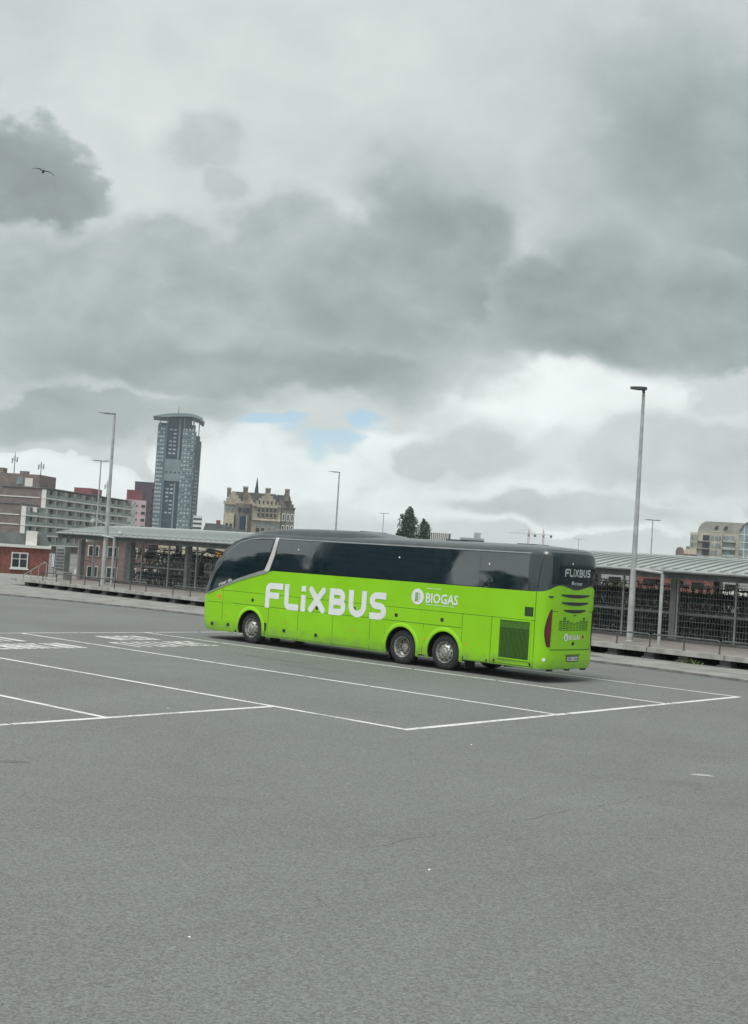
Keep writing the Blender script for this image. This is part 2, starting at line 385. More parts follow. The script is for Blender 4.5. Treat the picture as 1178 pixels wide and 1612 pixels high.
# smooth the kerb line
def chaikin(p, k=2):
    for _ in range(k):
        q = [p[0]]
        for a, b in zip(p, p[1:]):
            q += [(a[0] * .75 + b[0] * .25, a[1] * .75 + b[1] * .25), (a[0] * .25 + b[0] * .75, a[1] * .25 + b[1] * .75)]
        q.append(p[-1]); p = q
    return p
kl = chaikin(kerb_pts)
farR, farL = plat(-70, 11), plat(62, 11)
deck = MB(); deck.slab([(-90, -60), (90, -60), (90, farR.y), (farR.x, farR.y), (farL.x, farL.y), (-90, farL.y)], CITY - .2, 0)
deck.build('parking_deck', 'asphalt', kind='structure')
pv = MB()
back = [plat(-70, 10.9), plat(62, 10.9)]
loop = [(x, y) for x, y in kl] + [(-88, 84), (back[1].x, back[1].y), (back[0].x, back[0].y)]
# offset slightly behind the kerb stones
def nrm(a, b):
    d = Vector((b[0] - a[0], b[1] - a[1], 0)).normalized(); n = Vector((-d.y, d.x, 0)); return n if n.y > 0 else -n
off = []
for i, p in enumerate(kl):
    n = nrm(kl[max(i - 1, 0)], kl[min(i + 1, len(kl) - 1)]); off.append((p[0] + n.x * .14, p[1] + n.y * .14))
loop = off + loop[len(kl):]
pv.slab(loop, .004, .06).build('pavement', 'concrete', kind='structure')
bpy.data.objects['pavement'].data.materials[0] = mat('pavement_slabs', (.24, .24, .225), .88, var=.14, scale=.9, bump=.3)
# kerb stones laid one by one along the line
acc = []; L = 0
for a, b in zip(kl, kl[1:]):
    acc.append((L, a, b)); L += math.dist(a, b)
tot = L
def on_kerb(s):
    for l0, a, b in acc:
        d = math.dist(a, b)
        if s <= l0 + d:
            f = (s - l0) / d; return Vector((a[0] + (b[0] - a[0]) * f, a[1] + (b[1] - a[1]) * f, 0)), math.atan2(b[1] - a[1], b[0] - a[0])
kbase = link('kerb', None); kbase['kind'] = 'structure'
ksm = None; s = 42.0
while s < min(tot - 2, 112):
    p, a = on_kerb(s + .5); st = on_kerb(s)[0]
    if ksm is None:
        k0 = MB(); k0.box(0, .985, -.15, 0, -.05, .075); ksm = k0.build('kerb_stone', 'concrete_dk', kbase, loc=st, rot=(0, 0, a)); me = ksm.data
        me.materials[0] = mat('kerb_concrete', (.20, .20, .19), .88, var=.2, scale=2)
    else: link('kerb_stone', me, kbase, st, (0, 0, a))
    s += 1.0

# ------------------------------------------------------------------ painted bays
BO = Vector((.83, 23.28, 0)); BA = R_(139.55); BU = Vector((math.cos(BA), math.sin(BA), 0)); BV = Vector((math.sin(BA), -math.cos(BA), 0))
def bay(u, v, z=.004): 
    p = BO + BU * u + BV * v; return (p.x, p.y, z)
def strip(name, u0, v0, u1, v1, w=.13, piece=2.6, z=.004):
    m = MB(); d = Vector((u1 - u0, v1 - v0)); Ln = d.length; d.normalize(); n = Vector((-d.y, d.x)) * (w / 2)
    x = 0
    while x < Ln - .05:
        pl = min(piece * random.uniform(.75, 1.25), Ln - x); g = random.choice((.0, .05, .09)) if x + pl < Ln - .1 else 0
        a = Vector((u0, v0)) + d * x; b = Vector((u0, v0)) + d * (x + pl - g)
        k = 4; L1 = []; R1 = []
        for i in range(k + 1):
            c = a.lerp(b, i / k); j = random.uniform(-.006, .006)
            L1.append(bay(*(c + n * (1 + j * 10)), z)); R1.append(bay(*(c - n * (1 - j * 10)), z))
        m.add(L1 + R1[::-1], [tuple([i, i + 1, 2 * k - i, 2 * k + 1 - i]) for i in range(k)])
        x += pl
    return m.build(name, 'paint', kind='structure', fix=False)
bpy_lines = [('painted_line', 0.07, 0, 19.4, 0), ('painted_line', 0.07, 5.09, 19.4, 5.09), ('painted_line', .07, 9.97, 19.35, 9.97), ('painted_line', .07, 13.9, 19.3, 13.9),
             ('painted_line', 3.42, -4.1, 19.4, -4.1)]
for l in bpy_lines: strip(*l)
strip('painted_line', 0, -.065, 0, 13.97, .16)
strip('painted_line', 3.35, -16, 3.35, -.07, .15)
strip('painted_line', 19.47, -12, 19.37, 14, .12)
# worn, unreadable words painted at the head of two bays
def words(v0, seed, z=.0045):
    rnd = random.Random(seed); m = MB()
    for (u, va, vb, n, h) in ((17.5, 6.9 - 7.53, 8.6 - 7.53, 5, 1.35), (15.5, 5.9 - 7.53, 9.2 - 7.53, 8, 1.45)):
        w = (vb - va) / n
        for i in range(n):
            c = v0 + va + w * (i + .5); hw = w * .36
            def q(ua, ub, x0, x1):
                if rnd.random() < .12: return
                m.add([bay(ua, x0, z), bay(ub, x0, z), bay(ub, x1, z), bay(ua, x1, z)], [(0, 1, 2, 3)])
            k = rnd.randrange(4); b0, b1 = u - h / 2, u + h / 2; s = .12
            q(b0, b1, c - hw, c - hw + s)
            if k in (0, 1): q(b0, b1, c + hw - s, c + hw)
            if k in (0, 2, 3): q(b1 - .2, b1, c - hw + s, c + hw - (s if k == 0 else 0))
            if k in (1, 2): q(u - .1, u + .1, c - hw + s, c + hw - (s if k == 1 else 0))
            if k in (2, 3): q(b0, b0 + .2, c - hw + s, c + hw)
    m.build('painted_words', 'paint', kind='structure', fix=False)
words(7.53, 3); words(2.55, 5)
# long crack in the wearing course
cr = MB(); P0, P1 = Vector((.1, 13.7)), Vector((5.2, 19.2)); pts = []
for i in range(61):
    c = P0.lerp(P1, i / 60); pts.append((c.x + random.gauss(0, .035), c.y + random.gauss(0, .035)))
for i, (a, b) in enumerate(zip(pts, pts[1:])):
    if (i // 4) % 5 == 3: continue
    w = random.uniform(.002, .007)
    cr.add([(a[0] - w, a[1], .003), (b[0] - w, b[1], .003), (b[0] + w, b[1], .003), (a[0] + w, a[1], .003)], [(0, 1, 2, 3)])
cr.build('asphalt_crack', mat('crack_tar', (.10, .105, .10), .8), kind='structure', fix=False)
def patch(name, cx, cy, rx, ry, rot, m, z=.0035):
    g = MB(); n = 18; vs = []
    for i in range(n):
        t = 2 * math.pi * i / n; r = random.uniform(.7, 1.15); x, y = rx * r * math.cos(t), ry * r * math.sin(t)
        vs.append((cx + x * math.cos(rot) - y * math.sin(rot), cy + x * math.sin(rot) + y * math.cos(rot), z))
    g.add(vs, [tuple(range(n))]); return g.build(name, m, kind='structure', fix=False)
patch('faded_paint_patch', 5.38, 20.2, .22, .10, -.2, mat('faded_paint', (.34, .35, .34), .8))
patch('oil_stain', -4.8, 17.5, .4, .10, .1, mat('oil_stain_dark', (.128, .136, .129), .75))
patch('oil_stain', -2.6, 36.4, 1.6, .18, BA, mat('tyre_scuff', (.132, .14, .132), .8), .0036)
patch('oil_stain', -1.4, 34.3, 1.1, .14, BA, bpy.data.materials['tyre_scuff'], .0036)
spots = [(-1.24, 10.26), (.78, 12.95), (1.9, 21.9), (-3.6, 24.1)]
lm = MB(); lm.add([(-.02, -.012, .004), (.018, -.015, .004), (.024, .01, .006), (-.012, .016, .005), (0, 0, .018)], [(0, 1, 4), (1, 2, 4), (2, 3, 4), (3, 0, 4), (3, 2, 1, 0)])
lo = None
for x, y in spots:
    if lo is None: lo = lm.build('litter_scrap', 'whitepaint', loc=(x, y, 0)); o = lo
    else: o = lo.copy(); col.objects.link(o); o.location = (x, y, 0)
    o.rotation_euler = (0, 0, random.uniform(0, 6)); sc = random.uniform(.6, .95); o.scale = (sc, sc, sc)
    tag(o, 'tiny white scrap of litter lying on the open asphalt', 'litter', 'white litter scraps on the asphalt')

# ------------------------------------------------------------------ raised walkway (local x along the platform, y towards the parking)
def pobj(name, label, cat, t=0, off=0, z=0, rz=0, group=None):
    p = plat(t, off, z); return empty(name, p, PROT + rz, label, cat, group)
WZ = .46
wk = link('walkway', None, None, PA, (0, 0, PROT)); wk['kind'] = 'structure'
MB().box(-60, 46, -10.6, -.16, .29, WZ - .004).build('paving_slab', 'walk', wk)
be = None; t = -26.0
while t < 46:
    if be is None:
        be = MB().box(0, 2.97, -.155, .06, .295, WZ + .01).build('edge_beam', 'concrete', wk, loc=(t, 0, 0)); bem = be.data
    else: link('edge_beam', bem, wk, (t, 0, 0))
    t += 3.0
sup = None; t = -26.0
while t < 45.6:
    if sup is None:
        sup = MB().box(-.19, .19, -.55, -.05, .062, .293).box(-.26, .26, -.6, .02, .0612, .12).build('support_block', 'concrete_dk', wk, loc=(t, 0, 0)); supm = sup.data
    else: link('support_block', supm, wk, (t + random.uniform(-.1, .1), 0, 0))
    t += 1.5
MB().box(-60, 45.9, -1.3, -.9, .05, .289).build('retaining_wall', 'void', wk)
# low railing on the walkway edge
def railing(t0, t1, label, gap=1.36):
    r = pobj('railing', label, 'railing', t0, .12, WZ + .01)
    n = int((t1 - t0) / gap); pm = None
    for i in range(n):
        x = i * gap
        hoop = [(x, 0, 0), (x, 0, .36), (x + .03, 0, .43), (x + .1, 0, .46)]
        m = MB().tube((0, 0, 0), (0, 0, .42), .028, n=6).box(-.06, .06, -.05, .05, 0, .012)
        if pm is None: o = m.build('post', 'rail', r, loc=(x, 0, 0)); pm = o.data
        else: link('post', pm, r, (x, 0, 0))
    m = MB()
    for k in range(0, n - 1, 2):
        x0, x1 = k * gap, min(k + 2, n - 1) * gap - .05
        m = MB().path([(x0, 0, .36), (x0 + .03, 0, .43), (x0 + .1, 0, .455), (x1 - .1, 0, .455), (x1 - .03, 0, .43), (x1, 0, .36)], .03, 6)
        m.build('top_rail', 'rail', r, smooth=True)
    return r
railing(-20.5, 33.0, 'low dark steel railing on the walkway edge right of the coach')
railing(33.4, 44.9, 'low dark hooped railing on the walkway edge left of the coach')

# weeds under the beam
def tuft(t, off, n, h, label):
    p = plat(t, off, .06); m = MB()
    for i in range(n):
        a = random.uniform(0, 6.28); r = random.uniform(0, .3); b = Vector((r * math.cos(a) * 1.6, r * math.sin(a) * .5, 0)); hh = h * random.uniform(.4, 1)
        d = Vector((random.gauss(0, .12), random.gauss(0, .12), hh)); sd_ = Vector((random.uniform(-.02, .02), random.uniform(-.02, .02), 0)) + Vector((.012, 0, 0))
        m.add([b - sd_, b + sd_, b + d * .6 + sd_ * .8, b + d, b + d * .6 - sd_ * .8], [(0, 1, 2, 3, 4)])
    o = m.build('weed_clump', 'weed', loc=p, rot=(0, 0, PROT), fix=False); tag(o, label, 'weed'); return o
tuft(2.2, -.02, 70, .20, 'green weed clump growing under the walkway beam near the right edge')
tuft(8.2, -.05, 40, .14, 'small green weed tuft at the walkway beam beside the coach tail')
MB().box(-.5, .5, -.25, .25, 0, .006).build('drain_cover', 'darksteel', loc=plat(5.4, -1.7, .06), rot=(0, 0, PROT))
tag(bpy.data.objects['drain_cover'], 'dark rectangular drain cover in the pavement right of the coach', 'drain cover')

# ------------------------------------------------------------------ bicycle shed
shed = pobj('bicycle_shed', 'long grey bicycle shed with ribbed metal roof and wire mesh sides', 'bicycle shed', 0, 0, 0)
EAVE, TOP, EO, RO = 3.22, 3.80, 4.2, 9.4
# roof: one sheet with a standing rib per half metre
prof = []
for i in range(9):
    f = i / 8; prof.append((EO + (RO - EO) * f, EAVE + .06 + (TOP - EAVE) * math.sin(f * math.pi / 2)))
rp = MB(); W2 = .49
for (o0, z0), (o1, z1) in zip(prof, prof[1:]):
    rp.add([(0, -o0, z0), (W2, -o0, z0), (W2, -o1, z1), (0, -o1, z1)], [(0, 1, 2, 3)])
    rp.add([(0, -o0, z0), (0, -o0, z0 + .055), (.05, -o0, z0 + .075), (.10, -o0, z0 + .055), (.10, -o0, z0), (0, -o1, z1), (0, -o1, z1 + .055), (.05, -o1, z1 + .075), (.10, -o1, z1 + .055), (.10, -o1, z1)],
           [(0, 5, 6, 1), (1, 6, 7, 2), (2, 7, 8, 3), (3, 8, 9, 4)])
rp.add([(0, -EO, prof[0][1]), (.0, -EO, prof[0][1] + .055), (.05, -EO, prof[0][1] + .075), (.10, -EO, prof[0][1] + .055), (.10, -EO, prof[0][1])], [(0, 1, 2, 3, 4)])
rp.add([(0, -EO, prof[0][1]), (W2, -EO, prof[0][1]), (W2, -EO, prof[0][1] - .03), (0, -EO, prof[0][1] - .03)], [(0, 1, 2, 3)])
first = None; t = -22.0
while t < 48:
    if first is None: first = rp.build('roof_panel', 'roofmetal', shed, loc=(t, 0, 0), fix=False).data
    else: link('roof_panel', first, shed, (t, 0, 0))
    t += .5
MB().box(-22, 48, -EO - .25, -EO - .02, EAVE - .30, EAVE + .02).build('eave_beam', 'darksteel', shed)
MB().box(-22, 48, -RO + .3, -EO - .3, EAVE - .02, EAVE + .005).build('ceiling_lining', 'roofmetal', shed)
MB().box(-22, 48, -RO + .05, -RO + .28, EAVE - .1, TOP + .02).build('rear_beam', 'darksteel', shed)
MB().tube((-22, -EO + .06, EAVE - .01), (48, -EO + .06, EAVE - .01), .06, n=8).build('gutter', 'colgrey', shed)
cm = MB().box(-.13, .13, -.15, .15, WZ, EAVE - .31)
cdat = None
for t in (-5.8, .2, 6.23, 12.2, 24, 31, 37.0, 42.3, 47.4):
    for off_ in (5.62, 9.1):
        if cdat is None: cdat = cm.build('column', 'colgrey', shed, loc=(t, -off_, 0)).data
        else: link('column', cdat, shed, (t, -off_, 0))
# mesh fence bays
mesh = MB(); bw = 2.44
x = .08
while x < bw: mesh.box(x - .004, x + .004, -.004, .004, WZ + .06, 2.95); x += .12
z = WZ + .1
while z < 2.95: mesh.box(0, bw, .004, .011, z - .006, z + .006); z += .24
meshd = postd = None
def fence(t0, t1):
    global meshd, postd
    t = t0
    while t < t1:
        if meshd is None: meshd = mesh.build('mesh_panel', 'wire', shed, loc=(t, -5.4, 0), fix=False).data
        else: link('mesh_panel', meshd, shed, (t, -5.4, 0))
        if postd is None: postd = MB().box(-.035, .035, -.035, .035, WZ, 3.06).build('fence_post', 'steel', shed, loc=(t - .03, -5.4, 0)).data
        else: link('fence_post', postd, shed, (t - .03, -5.4, 0))
        t += 2.5
fence(-16.5, 12.5); fence(31.0, 46)
MB().box(-16.5, 13.5, -5.43, -5.37, 3.0, 3.05).build('fence_top_rail', 'steel', shed)
MB().box(31, 46.0, -5.43, -5.37, 3.0, 3.05).build('fence_top_rail', 'steel', shed)
MB().box(-16.5, 13.5, -5.5, -5.3, WZ, WZ + .09).build('fence_base', 'concrete_dk', shed)
MB().box(31, 46.0, -5.5, -5.3, WZ, WZ + .09).build('fence_base', 'concrete_dk', shed)

# two-tier racks (things of their own)
def rack(t0, t1, off_, label):
    r = pobj('bicycle_rack', label, 'bicycle rack', t0, off_, WZ); Ln = t1 - t0
    MB().box(0, Ln, -.05, .05, 1.05, 1.13).build('upper_front_rail', 'steel', r)
    MB().box(0, Ln, -1.75, -1.65, 1.12, 1.2).build('upper_rear_rail', 'darksteel', r)
    n = int(Ln / 2.0); pd = None
    for i in range(n + 1):
        if pd is None: pd = MB().box(-.04, .04, -.04, .04, 0, 1.05).box(-.04, .04, -1.74, -1.66, 0, 1.12).box(-.03, .03, -1.66, -.04, .98, 1.04).build('rack_post', 'darksteel', r, loc=(i * 2, 0, 0)).data
        else: link('rack_post', pd, r, (i * 2, 0, 0))
    gd = None; x = .2
    while x < Ln:
        if gd is None: gd = MB().box(-.035, .035, -1.8, .12, 1.14, 1.17).box(-.035, -.02, -1.8, .12, 1.17, 1.21).box(.02, .035, -1.8, .12, 1.17, 1.21).build('wheel_channel', 'steel', r, loc=(x, 0, 0)).data
        else: link('wheel_channel', gd, r, (x, 0, 0))
        x += .42
    return r
rack(-4, 12.4, 6.15, 'front two-tier steel bicycle rack in the shed right of the coach')
rack(-2, 12.4, 7.9, 'rear two-tier steel bicycle rack in the shed right of the coach')
rack(33.2, 43.2, 6.15, 'two-tier steel bicycle rack in the shed left of the coach')

def torus(m, c, R, r, n=18, k=5):
    vs = []
    for i in range(n):
        a = 2 * math.pi * i / n
        for j in range(k):
            b = 2 * math.pi * j / k; rr = R + r * math.cos(b)
            vs.append((c[0] + r * math.sin(b), c[1] + rr * math.cos(a), c[2] + rr * math.sin(a)))
    m.add(vs, [(i * k + j, ((i + 1) % n) * k + j, ((i + 1) % n) * k + (j + 1) % k, i * k + (j + 1) % k) for i in range(n) for j in range(k)])
def bicycle(paint, extra, label, group):
    """city bike in its local y (front wheel at +y), wheels on z=0"""
    root = link('bicycle', None); tag(root, label, 'bicycle', group)
    for y in (-.54, .54):
        m = MB(); torus(m, (0, y, .35), .325, .024); w = m.build('wheel', 'tyre', root, fix=False)
        m = MB(); torus(m, (0, y, .35), .30, .012, 18, 4)
        for i in range(9):
            a = math.pi * i / 9; m.tube((.0, y + .3 * math.cos(a), .35 + .3 * math.sin(a)), (0, y - .3 * math.cos(a), .35 - .3 * math.sin(a)), .003, n=3, caps=False)
        m.tube((-.05, y, .35), (.05, y, .35), .025, n=6); m.build('rim', 'chrome', w, fix=False)
    m = MB()
    bb, hd, st, rr, fr = (0, -.08, .30), (0, .36, .86), (0, -.24, .82), (0, -.54, .35), (0, .54, .35)
    for a, b, r in ((bb, st, .018), (bb, hd, .022), ((0, -.2, .66), (0, .33, .80), .018), ((.02, -.54, .35), (.01, -.22, .72), .011), ((-.02, -.54, .35), (-.01, -.22, .72), .011), (bb, rr, .014), ((0, .33, .95), (0, .40, .74), .02), ((.05, .41, .72), (.05, .54, .35), .012), ((-.05, .41, .72), (-.05, .54, .35), .012), ((-.05, .41, .72), (.05, .41, .72), .014)):
        m.tube(a, b, r, n=6)
    m.build('frame', paint, root)
    m = MB(); m.tube((0, .33, .93), (0, .30, 1.06), .014, n=6); m.path([(-.30, .08, 1.02), (-.28, .22, 1.05), (-.1, .31, 1.07), (.1, .31, 1.07), (.28, .22, 1.05), (.30, .08, 1.02)], .013, 6)
    m.build('handlebar', 'chrome', root)
    m = MB(); m.prism([(-.11, .93), (-.02, .99), (.02, .99), (.11, .93), (.04, .91), (-.04, .91)], -.38, -.24); m.prism([(-.03, .955), (0, .985), (.03, .955), (0, .93)], -.24, -.08); m.tube((0, -.26, .80), (0, -.28, .93), .014, n=6)
    m.build('saddle', 'bike_black', root)
    for y, a0, a1 in ((-.54, 20, 175), (.54, 30, 160)):
        m = MB()
        pr = [(y - .36 * math.cos(R_(a0 + (a1 - a0) * i / 7)), .35 + .36 * math.sin(R_(a0 + (a1 - a0) * i / 7))) for i in range(8)]
        m.add([(sx * .026, p[0], p[1]) for p in pr for sx in (-1, 1)], [(2 * i, 2 * i + 1, 2 * i + 3, 2 * i + 2) for i in range(7)])
        m.build('mudguard', 'bike_black', root, fix=False)
    m = MB(); m.box(-.07, .07, -.8, -.36, .73, .75); m.tube((.06, -.75, .73), (.03, -.54, .36), .008, n=4); m.tube((-.06, -.75, .73), (-.03, -.54, .36), .008, n=4); m.build('carrier', 'bike_black', root)
    if extra == 'crate':
        m = MB(); m.box(-.2, .2, .42, .44, .98, 1.2); m.box(-.2, .2, .74, .76, .98, 1.2); m.box(-.2, -.185, .44, .74, .98, 1.2); m.box(.185, .2, .44, .74, .98, 1.2); m.box(-.2, .2, .42, .76, .965, .98); m.build('crate', 'bike_grey', root)
    elif extra == 'bags':
        m = MB(); m.box(-.24, -.09, -.78, -.42, .42, .76); m.box(.09, .24, -.78, -.42, .42, .76); m.build('pannier', 'bike_blue', root)
    elif extra == 'lamp':
        m = MB(); m.lathe([(.0, .0), (.035, .0), (.045, .05), (.0, .06)], 8, 'y', (0, .42, .92)); m.build('lamp', 'chrome', root)
    return root
kinds = [('bike_black', 'lamp', 'black'), ('bike_black', 'crate', 'black crate'), ('bike_blue', 'bags', 'blue'), ('bike_grey', 'lamp', 'grey'), ('bike_red', None, 'dark red')]
sides = [('right', -1.2, 12.2), ('left', 33.5, 43.0)]
GL = {('right', 0): 'lower', ('right', 1): 'upper'}
protos = {}
rb = random.Random(11)
for side, t0, t1, row in [(a, b, c, 0) for a, b, c in sides] + [('right', -.5, 12.2, 1)]:
    for tier in (0, 1):
        t = t0
        while t < t1:
            k = rb.choice((0, 0, 0, 1, 2, 3, 3, 4)); paint, ex, word = kinds[k]
            cname = {0: 'black city bicycle with lamp', 1: 'black bicycle with front crate', 2: 'dark blue bicycle with panniers', 3: 'grey city bicycle', 4: 'dark red bicycle'}[k]
            lab = '%s on %s tier of %s %s of coach' % (cname, ('lower', 'upper')[tier], ('front rack', 'rear rack')[row], side)
            grp = '%s, %s tier, %s, %s shed' % (cname, ('lower', 'upper')[tier], ('front rack', 'rear rack')[row], side)
            if k not in protos: o = protos[k] = bicycle(paint, ex, lab, grp)
            else: o = copy_tree(protos[k]); tag(o, lab, 'bicycle', grp)
            z = WZ + (.0 if tier == 0 else 1.175)
            o.location = plat(t + rb.uniform(-.05, .05), (7.0, 8.75)[row] + rb.uniform(-.12, .12) + (.15 if rb.random() < .5 else -.1), z)
            o.rotation_euler = (R_(rb.uniform(-1, 1)), 0, PROT + (math.pi if rb.random() < .5 else 0) + R_(rb.uniform(-5, 5)))
            t += .36

# ------------------------------------------------------------------ lamp posts
def lamp_single(loc, h, label, name='street_lamp', head_rot=PROT, ring=False, ang=0.0, base_r=.12):
    o = empty(name, loc, head_rot + ang, label, 'street lamp')
    m = MB(); m.lathe([(base_r * 1.25, 0), (base_r * 1.25, .03), (base_r, .05), (base_r * .97, h * .12), (base_r * .72, h * .5), (base_r * .48, h - .25), (.045, h)], 12, 'z')
    m.build('pole', 'pole', o, smooth=40)
    m = MB()
    if ring:
        # flat leaf-shaped head with an opening over the pole
        pts_o = []; pts_i = []
        for i in range(24):
            a = 2 * math.pi * i / 24; x = math.cos(a); 
            pts_o.append((.16 + x * .36 if x > 0 else .16 + x * .28, .20 * math.sin(a) * (1 - .55 * max(0, x))))
            pts_i.append((x * .11 + .14, .08 * math.sin(a)))
        n = 24
        for zz, fl in ((.0, 1), (.10, 0)): m.add([(p[0], p[1], h + zz - (.0 if zz else 0)) for p in pts_o] + [(p[0], p[1], h + zz) for p in pts_i], [(i, (i + 1) % n, (i + 1) % n + n, i + n) for i in range(n)])
        for P in (pts_o, pts_i): m.add([(p[0], p[1], h) for p in P] + [(p[0], p[1], h + .10) for p in P], [(i, (i + 1) % n, (i + 1) % n + n, i + n) for i in range(n)])
        m.build('lamp_head', 'lampdark', o)
        MB().tube((0, 0, h - .12), (.02, 0, h + .03), .06, .05, 8).build('neck', 'lampdark', o)
    return o
def slim_head(o, h, L=.85, sgn=1, lift=.05):
    m = MB(); s = sgn
    sec = [(-.06, .05, .05), (.12, .10, .06), (.45, .14, .055), (L, .05, .02)]
    vs = []
    for x, w, t in sec: vs += [(s * x, -w, h + lift * x), (s * x, w, h + lift * x), (s * x, w * .7, h + lift * x + t), (s * x, -w * .7, h + lift * x + t)]
    fs = [(0, 1, 2, 3), (15, 14, 13, 12)] + [(4 * j + i, 4 * j + (i + 1) % 4, 4 * j + 4 + (i + 1) % 4, 4 * j + 4 + i) for j in range(3) for i in range(4)]
    m.add(vs, fs).build('lamp_head', 'lampdark', o)
    MB().box(min(s * .14, s * .6), max(s * .14, s * .6), -.07, .07, h - .008, h + .03).build('lens', 'ledlens', o)
l1 = lamp_single(plat(6.03, 2.1, WZ), 9.55, 'tall grey lamp post with dark leaf-shaped head right of the coach', ring=True, base_r=.125, head_rot=R_(180))
l2 = lamp_single(plat(40.2, 2.25, WZ), 9.58, 'tall grey lamp post with slim head standing on the walkway at left', base_r=.145, head_rot=R_(178))
slim_head(l2, 9.58, .95)
bk = MB(); bk.tube((-.75, 0, 3.05), (.9, .1, 3.75), .03, n=6); bk.lathe([(.02, 0), (.16, -.1), (.16, -.22), (.0, -.25)], 10, 'z', (.78, .1, 3.65)); bk.lathe([(.02, 0), (.16, -.1), (.16, -.22), (.0, -.25)], 10, 'z', (-.75, 0, 3.05))
bk.build('bracket_with_floodlights', 'pole', l2)
l3 = lamp_single((-3.2, 111, CITY), 12.5, 'slim single-headed lamp post rising behind the coach roof', head_rot=R_(180)); slim_head(l3, 12.5, 1.0)
def double(px, py, h, rz, label, L=.9):
    o = lamp_single((px, py, CITY), h, label, head_rot=R_(rz), base_r=.11); slim_head(o, h, L, 1); slim_head(o, h, L, -1); return o
double(-23.6, 110, 12.1, 0, 'two-armed lamp post beside the slim lamp at left, in front of the flats')
double(1.5, 195, 11.95, 0, 'small two-armed lamp post far behind the coach roof beside the poplars', .9)
double(25.6, 118, 10.4, 0, 'two-armed lamp post behind the shed roof beside the tall right lamp', .8)
double(41.7, 260, 11.4, 0, 'tiny far two-armed lamp post above the tail of the coach', 1.4)
# pipe goal-frames that carry cables from the lamps to the shed
def pipe(t, label):
    o = pobj('downpipe_frame', label, 'pipe', t, 2.1, WZ)
    MB().tube((0, 0, 0), (0, 0, 2.62), .065, n=10).build('post', 'pole', o, smooth=40)
    MB().tube((0, 0, 2.66), (1.2, 0, 2.74), .05, n=8).build('crossbar', 'pole', o, smooth=40)
    MB().box(-.12, .12, -.12, .12, 0, .02).build('foot_plate', 'pole', o)
pipe(4.78, 'pale steel pipe frame beside the tall right lamp post')
pipe(39.2, 'pale steel pipe frame beside the left lamp post')

# ------------------------------------------------------------------ the coach (local x forward, y towards its left side, z up)
bus = empty('coach', (5.398, 35.121, 0), R_(138.405), 'bright green three-axle coach with dark windows and white lettering', 'bus')
def lerp_t(tab, x):
    if x <= tab[0][0]: return tab[0][1]
    for (a, b), (c, d) in zip(tab, tab[1:]):
        if x <= c:
            f = (x - a) / (c - a); return b + (d - b) * f
    return tab[-1][1]
T_W = [(.26, 1.235), (.42, 1.275), (2.35, 1.275), (2.9, 1.256), (3.36, 1.225), (3.46, 1.195), (3.54, 1.13), (3.60, 1.0), (3.64, .78), (3.665, .45)]
T_F = [(.26, 13.55), (.6, 13.70), (1.37, 13.74), (1.8, 13.64), (2.31, 13.42), (2.6, 13.22), (2.9, 12.96), (3.1, 12.72), (3.3, 12.38), (3.42, 12.0), (3.52, 11.5), (3.60, 11.0), (3.64, 10.6), (3.665, 10.0)]
T_R = [(.26, -.20), (.5, -.26), (2.4, -.29), (3.2, -.30), (3.4, -.285), (3.5, -.25), (3.56, -.17), (3.60, -.05), (3.64, .25), (3.665, .7)]
RA, RN, FA, FN = .52, 3.7, .55, 2.8
def belt_side(x):
    return lerp_t([(0, 2.415), (.25, 2.405), (10.25, 2.385), (10.45, 2.33), (11.0, 2.20), (11.8, 1.99), (12.6, 1.72), (13.2, 1.50), (13.5, 1.40), (14, 1.36)], x)
def belt_rear(y):
    return lerp_t([(0, 2.49), (.12, 2.495), (.4, 2.55), (.66, 2.60), (.80, 2.605), (.95, 2.565), (1.12, 2.48), (1.22, 2.435), (1.275, 2.415)], abs(y))
ARCH = [(11.10, .575), (4.72, .585), (3.15, .585)]; AZ = .49
def zbot(x):
    z = .28 if x > 5 else .36
    for c, r in ARCH:
        if abs(x - c) < r: z = max(z, AZ + math.sqrt(max(r * r - (x - c) ** 2, 0)) * 1.03)
    return z
yf = [0, .12, .24, .36, .48, .58, .66, .74, .81, .87, .915, .95, .975, .99]
cols = set([.3, .5, .8, 1.1, 1.5, 2.0, 2.3, 5.6, 6.0, 6.6, 7.2, 7.8, 8.4, 9.0, 9.5, 10.0, 10.25, 10.38, 12.0, 12.3, 12.6, 12.85, 13.0])
for c, r in ARCH:
    for i in range(21):
        cols.add(round(c - r * math.cos(math.pi * i / 20), 4))
    cols.add(round(c - r - .002, 4)); cols.add(round(c + r + .002, 4))
cols = sorted(cols)
def outline(z):
    """half outline from rear centre round the left side to front centre: list of (x, y, zone, key)"""
    w, xf, xr = lerp_t(T_W, z), lerp_t(T_F, z), lerp_t(T_R, z)
    x0, x1 = xr + RA, xf - FA
    pts = []
    for f in yf: pts.append((x0 - RA * (1 - f ** RN) ** (1 / RN), w * f, 'r'))
    pts.append((x0, w, 's'))
    for c in cols:
        x = c
        if x <= x0 + .02: x = x0 + .002 + c * .02
        if c > 9.4 and x1 < 13.19: x = 9.4 + (c - 9.4) * (x1 - 9.4) / (13.19 - 9.4)
        pts.append((x, w, 's'))
    pts.append((x1, w, 's'))
    for f in reversed(yf): pts.append((x1 + FA * (1 - f ** FN) ** (1 / FN), w * f, 'f'))
    return pts
NP = len(outline(1.0))
def belt_at(p):
    if p[2] == 'r': return belt_rear(p[1])
    return belt_side(p[0])
GT = 3.40
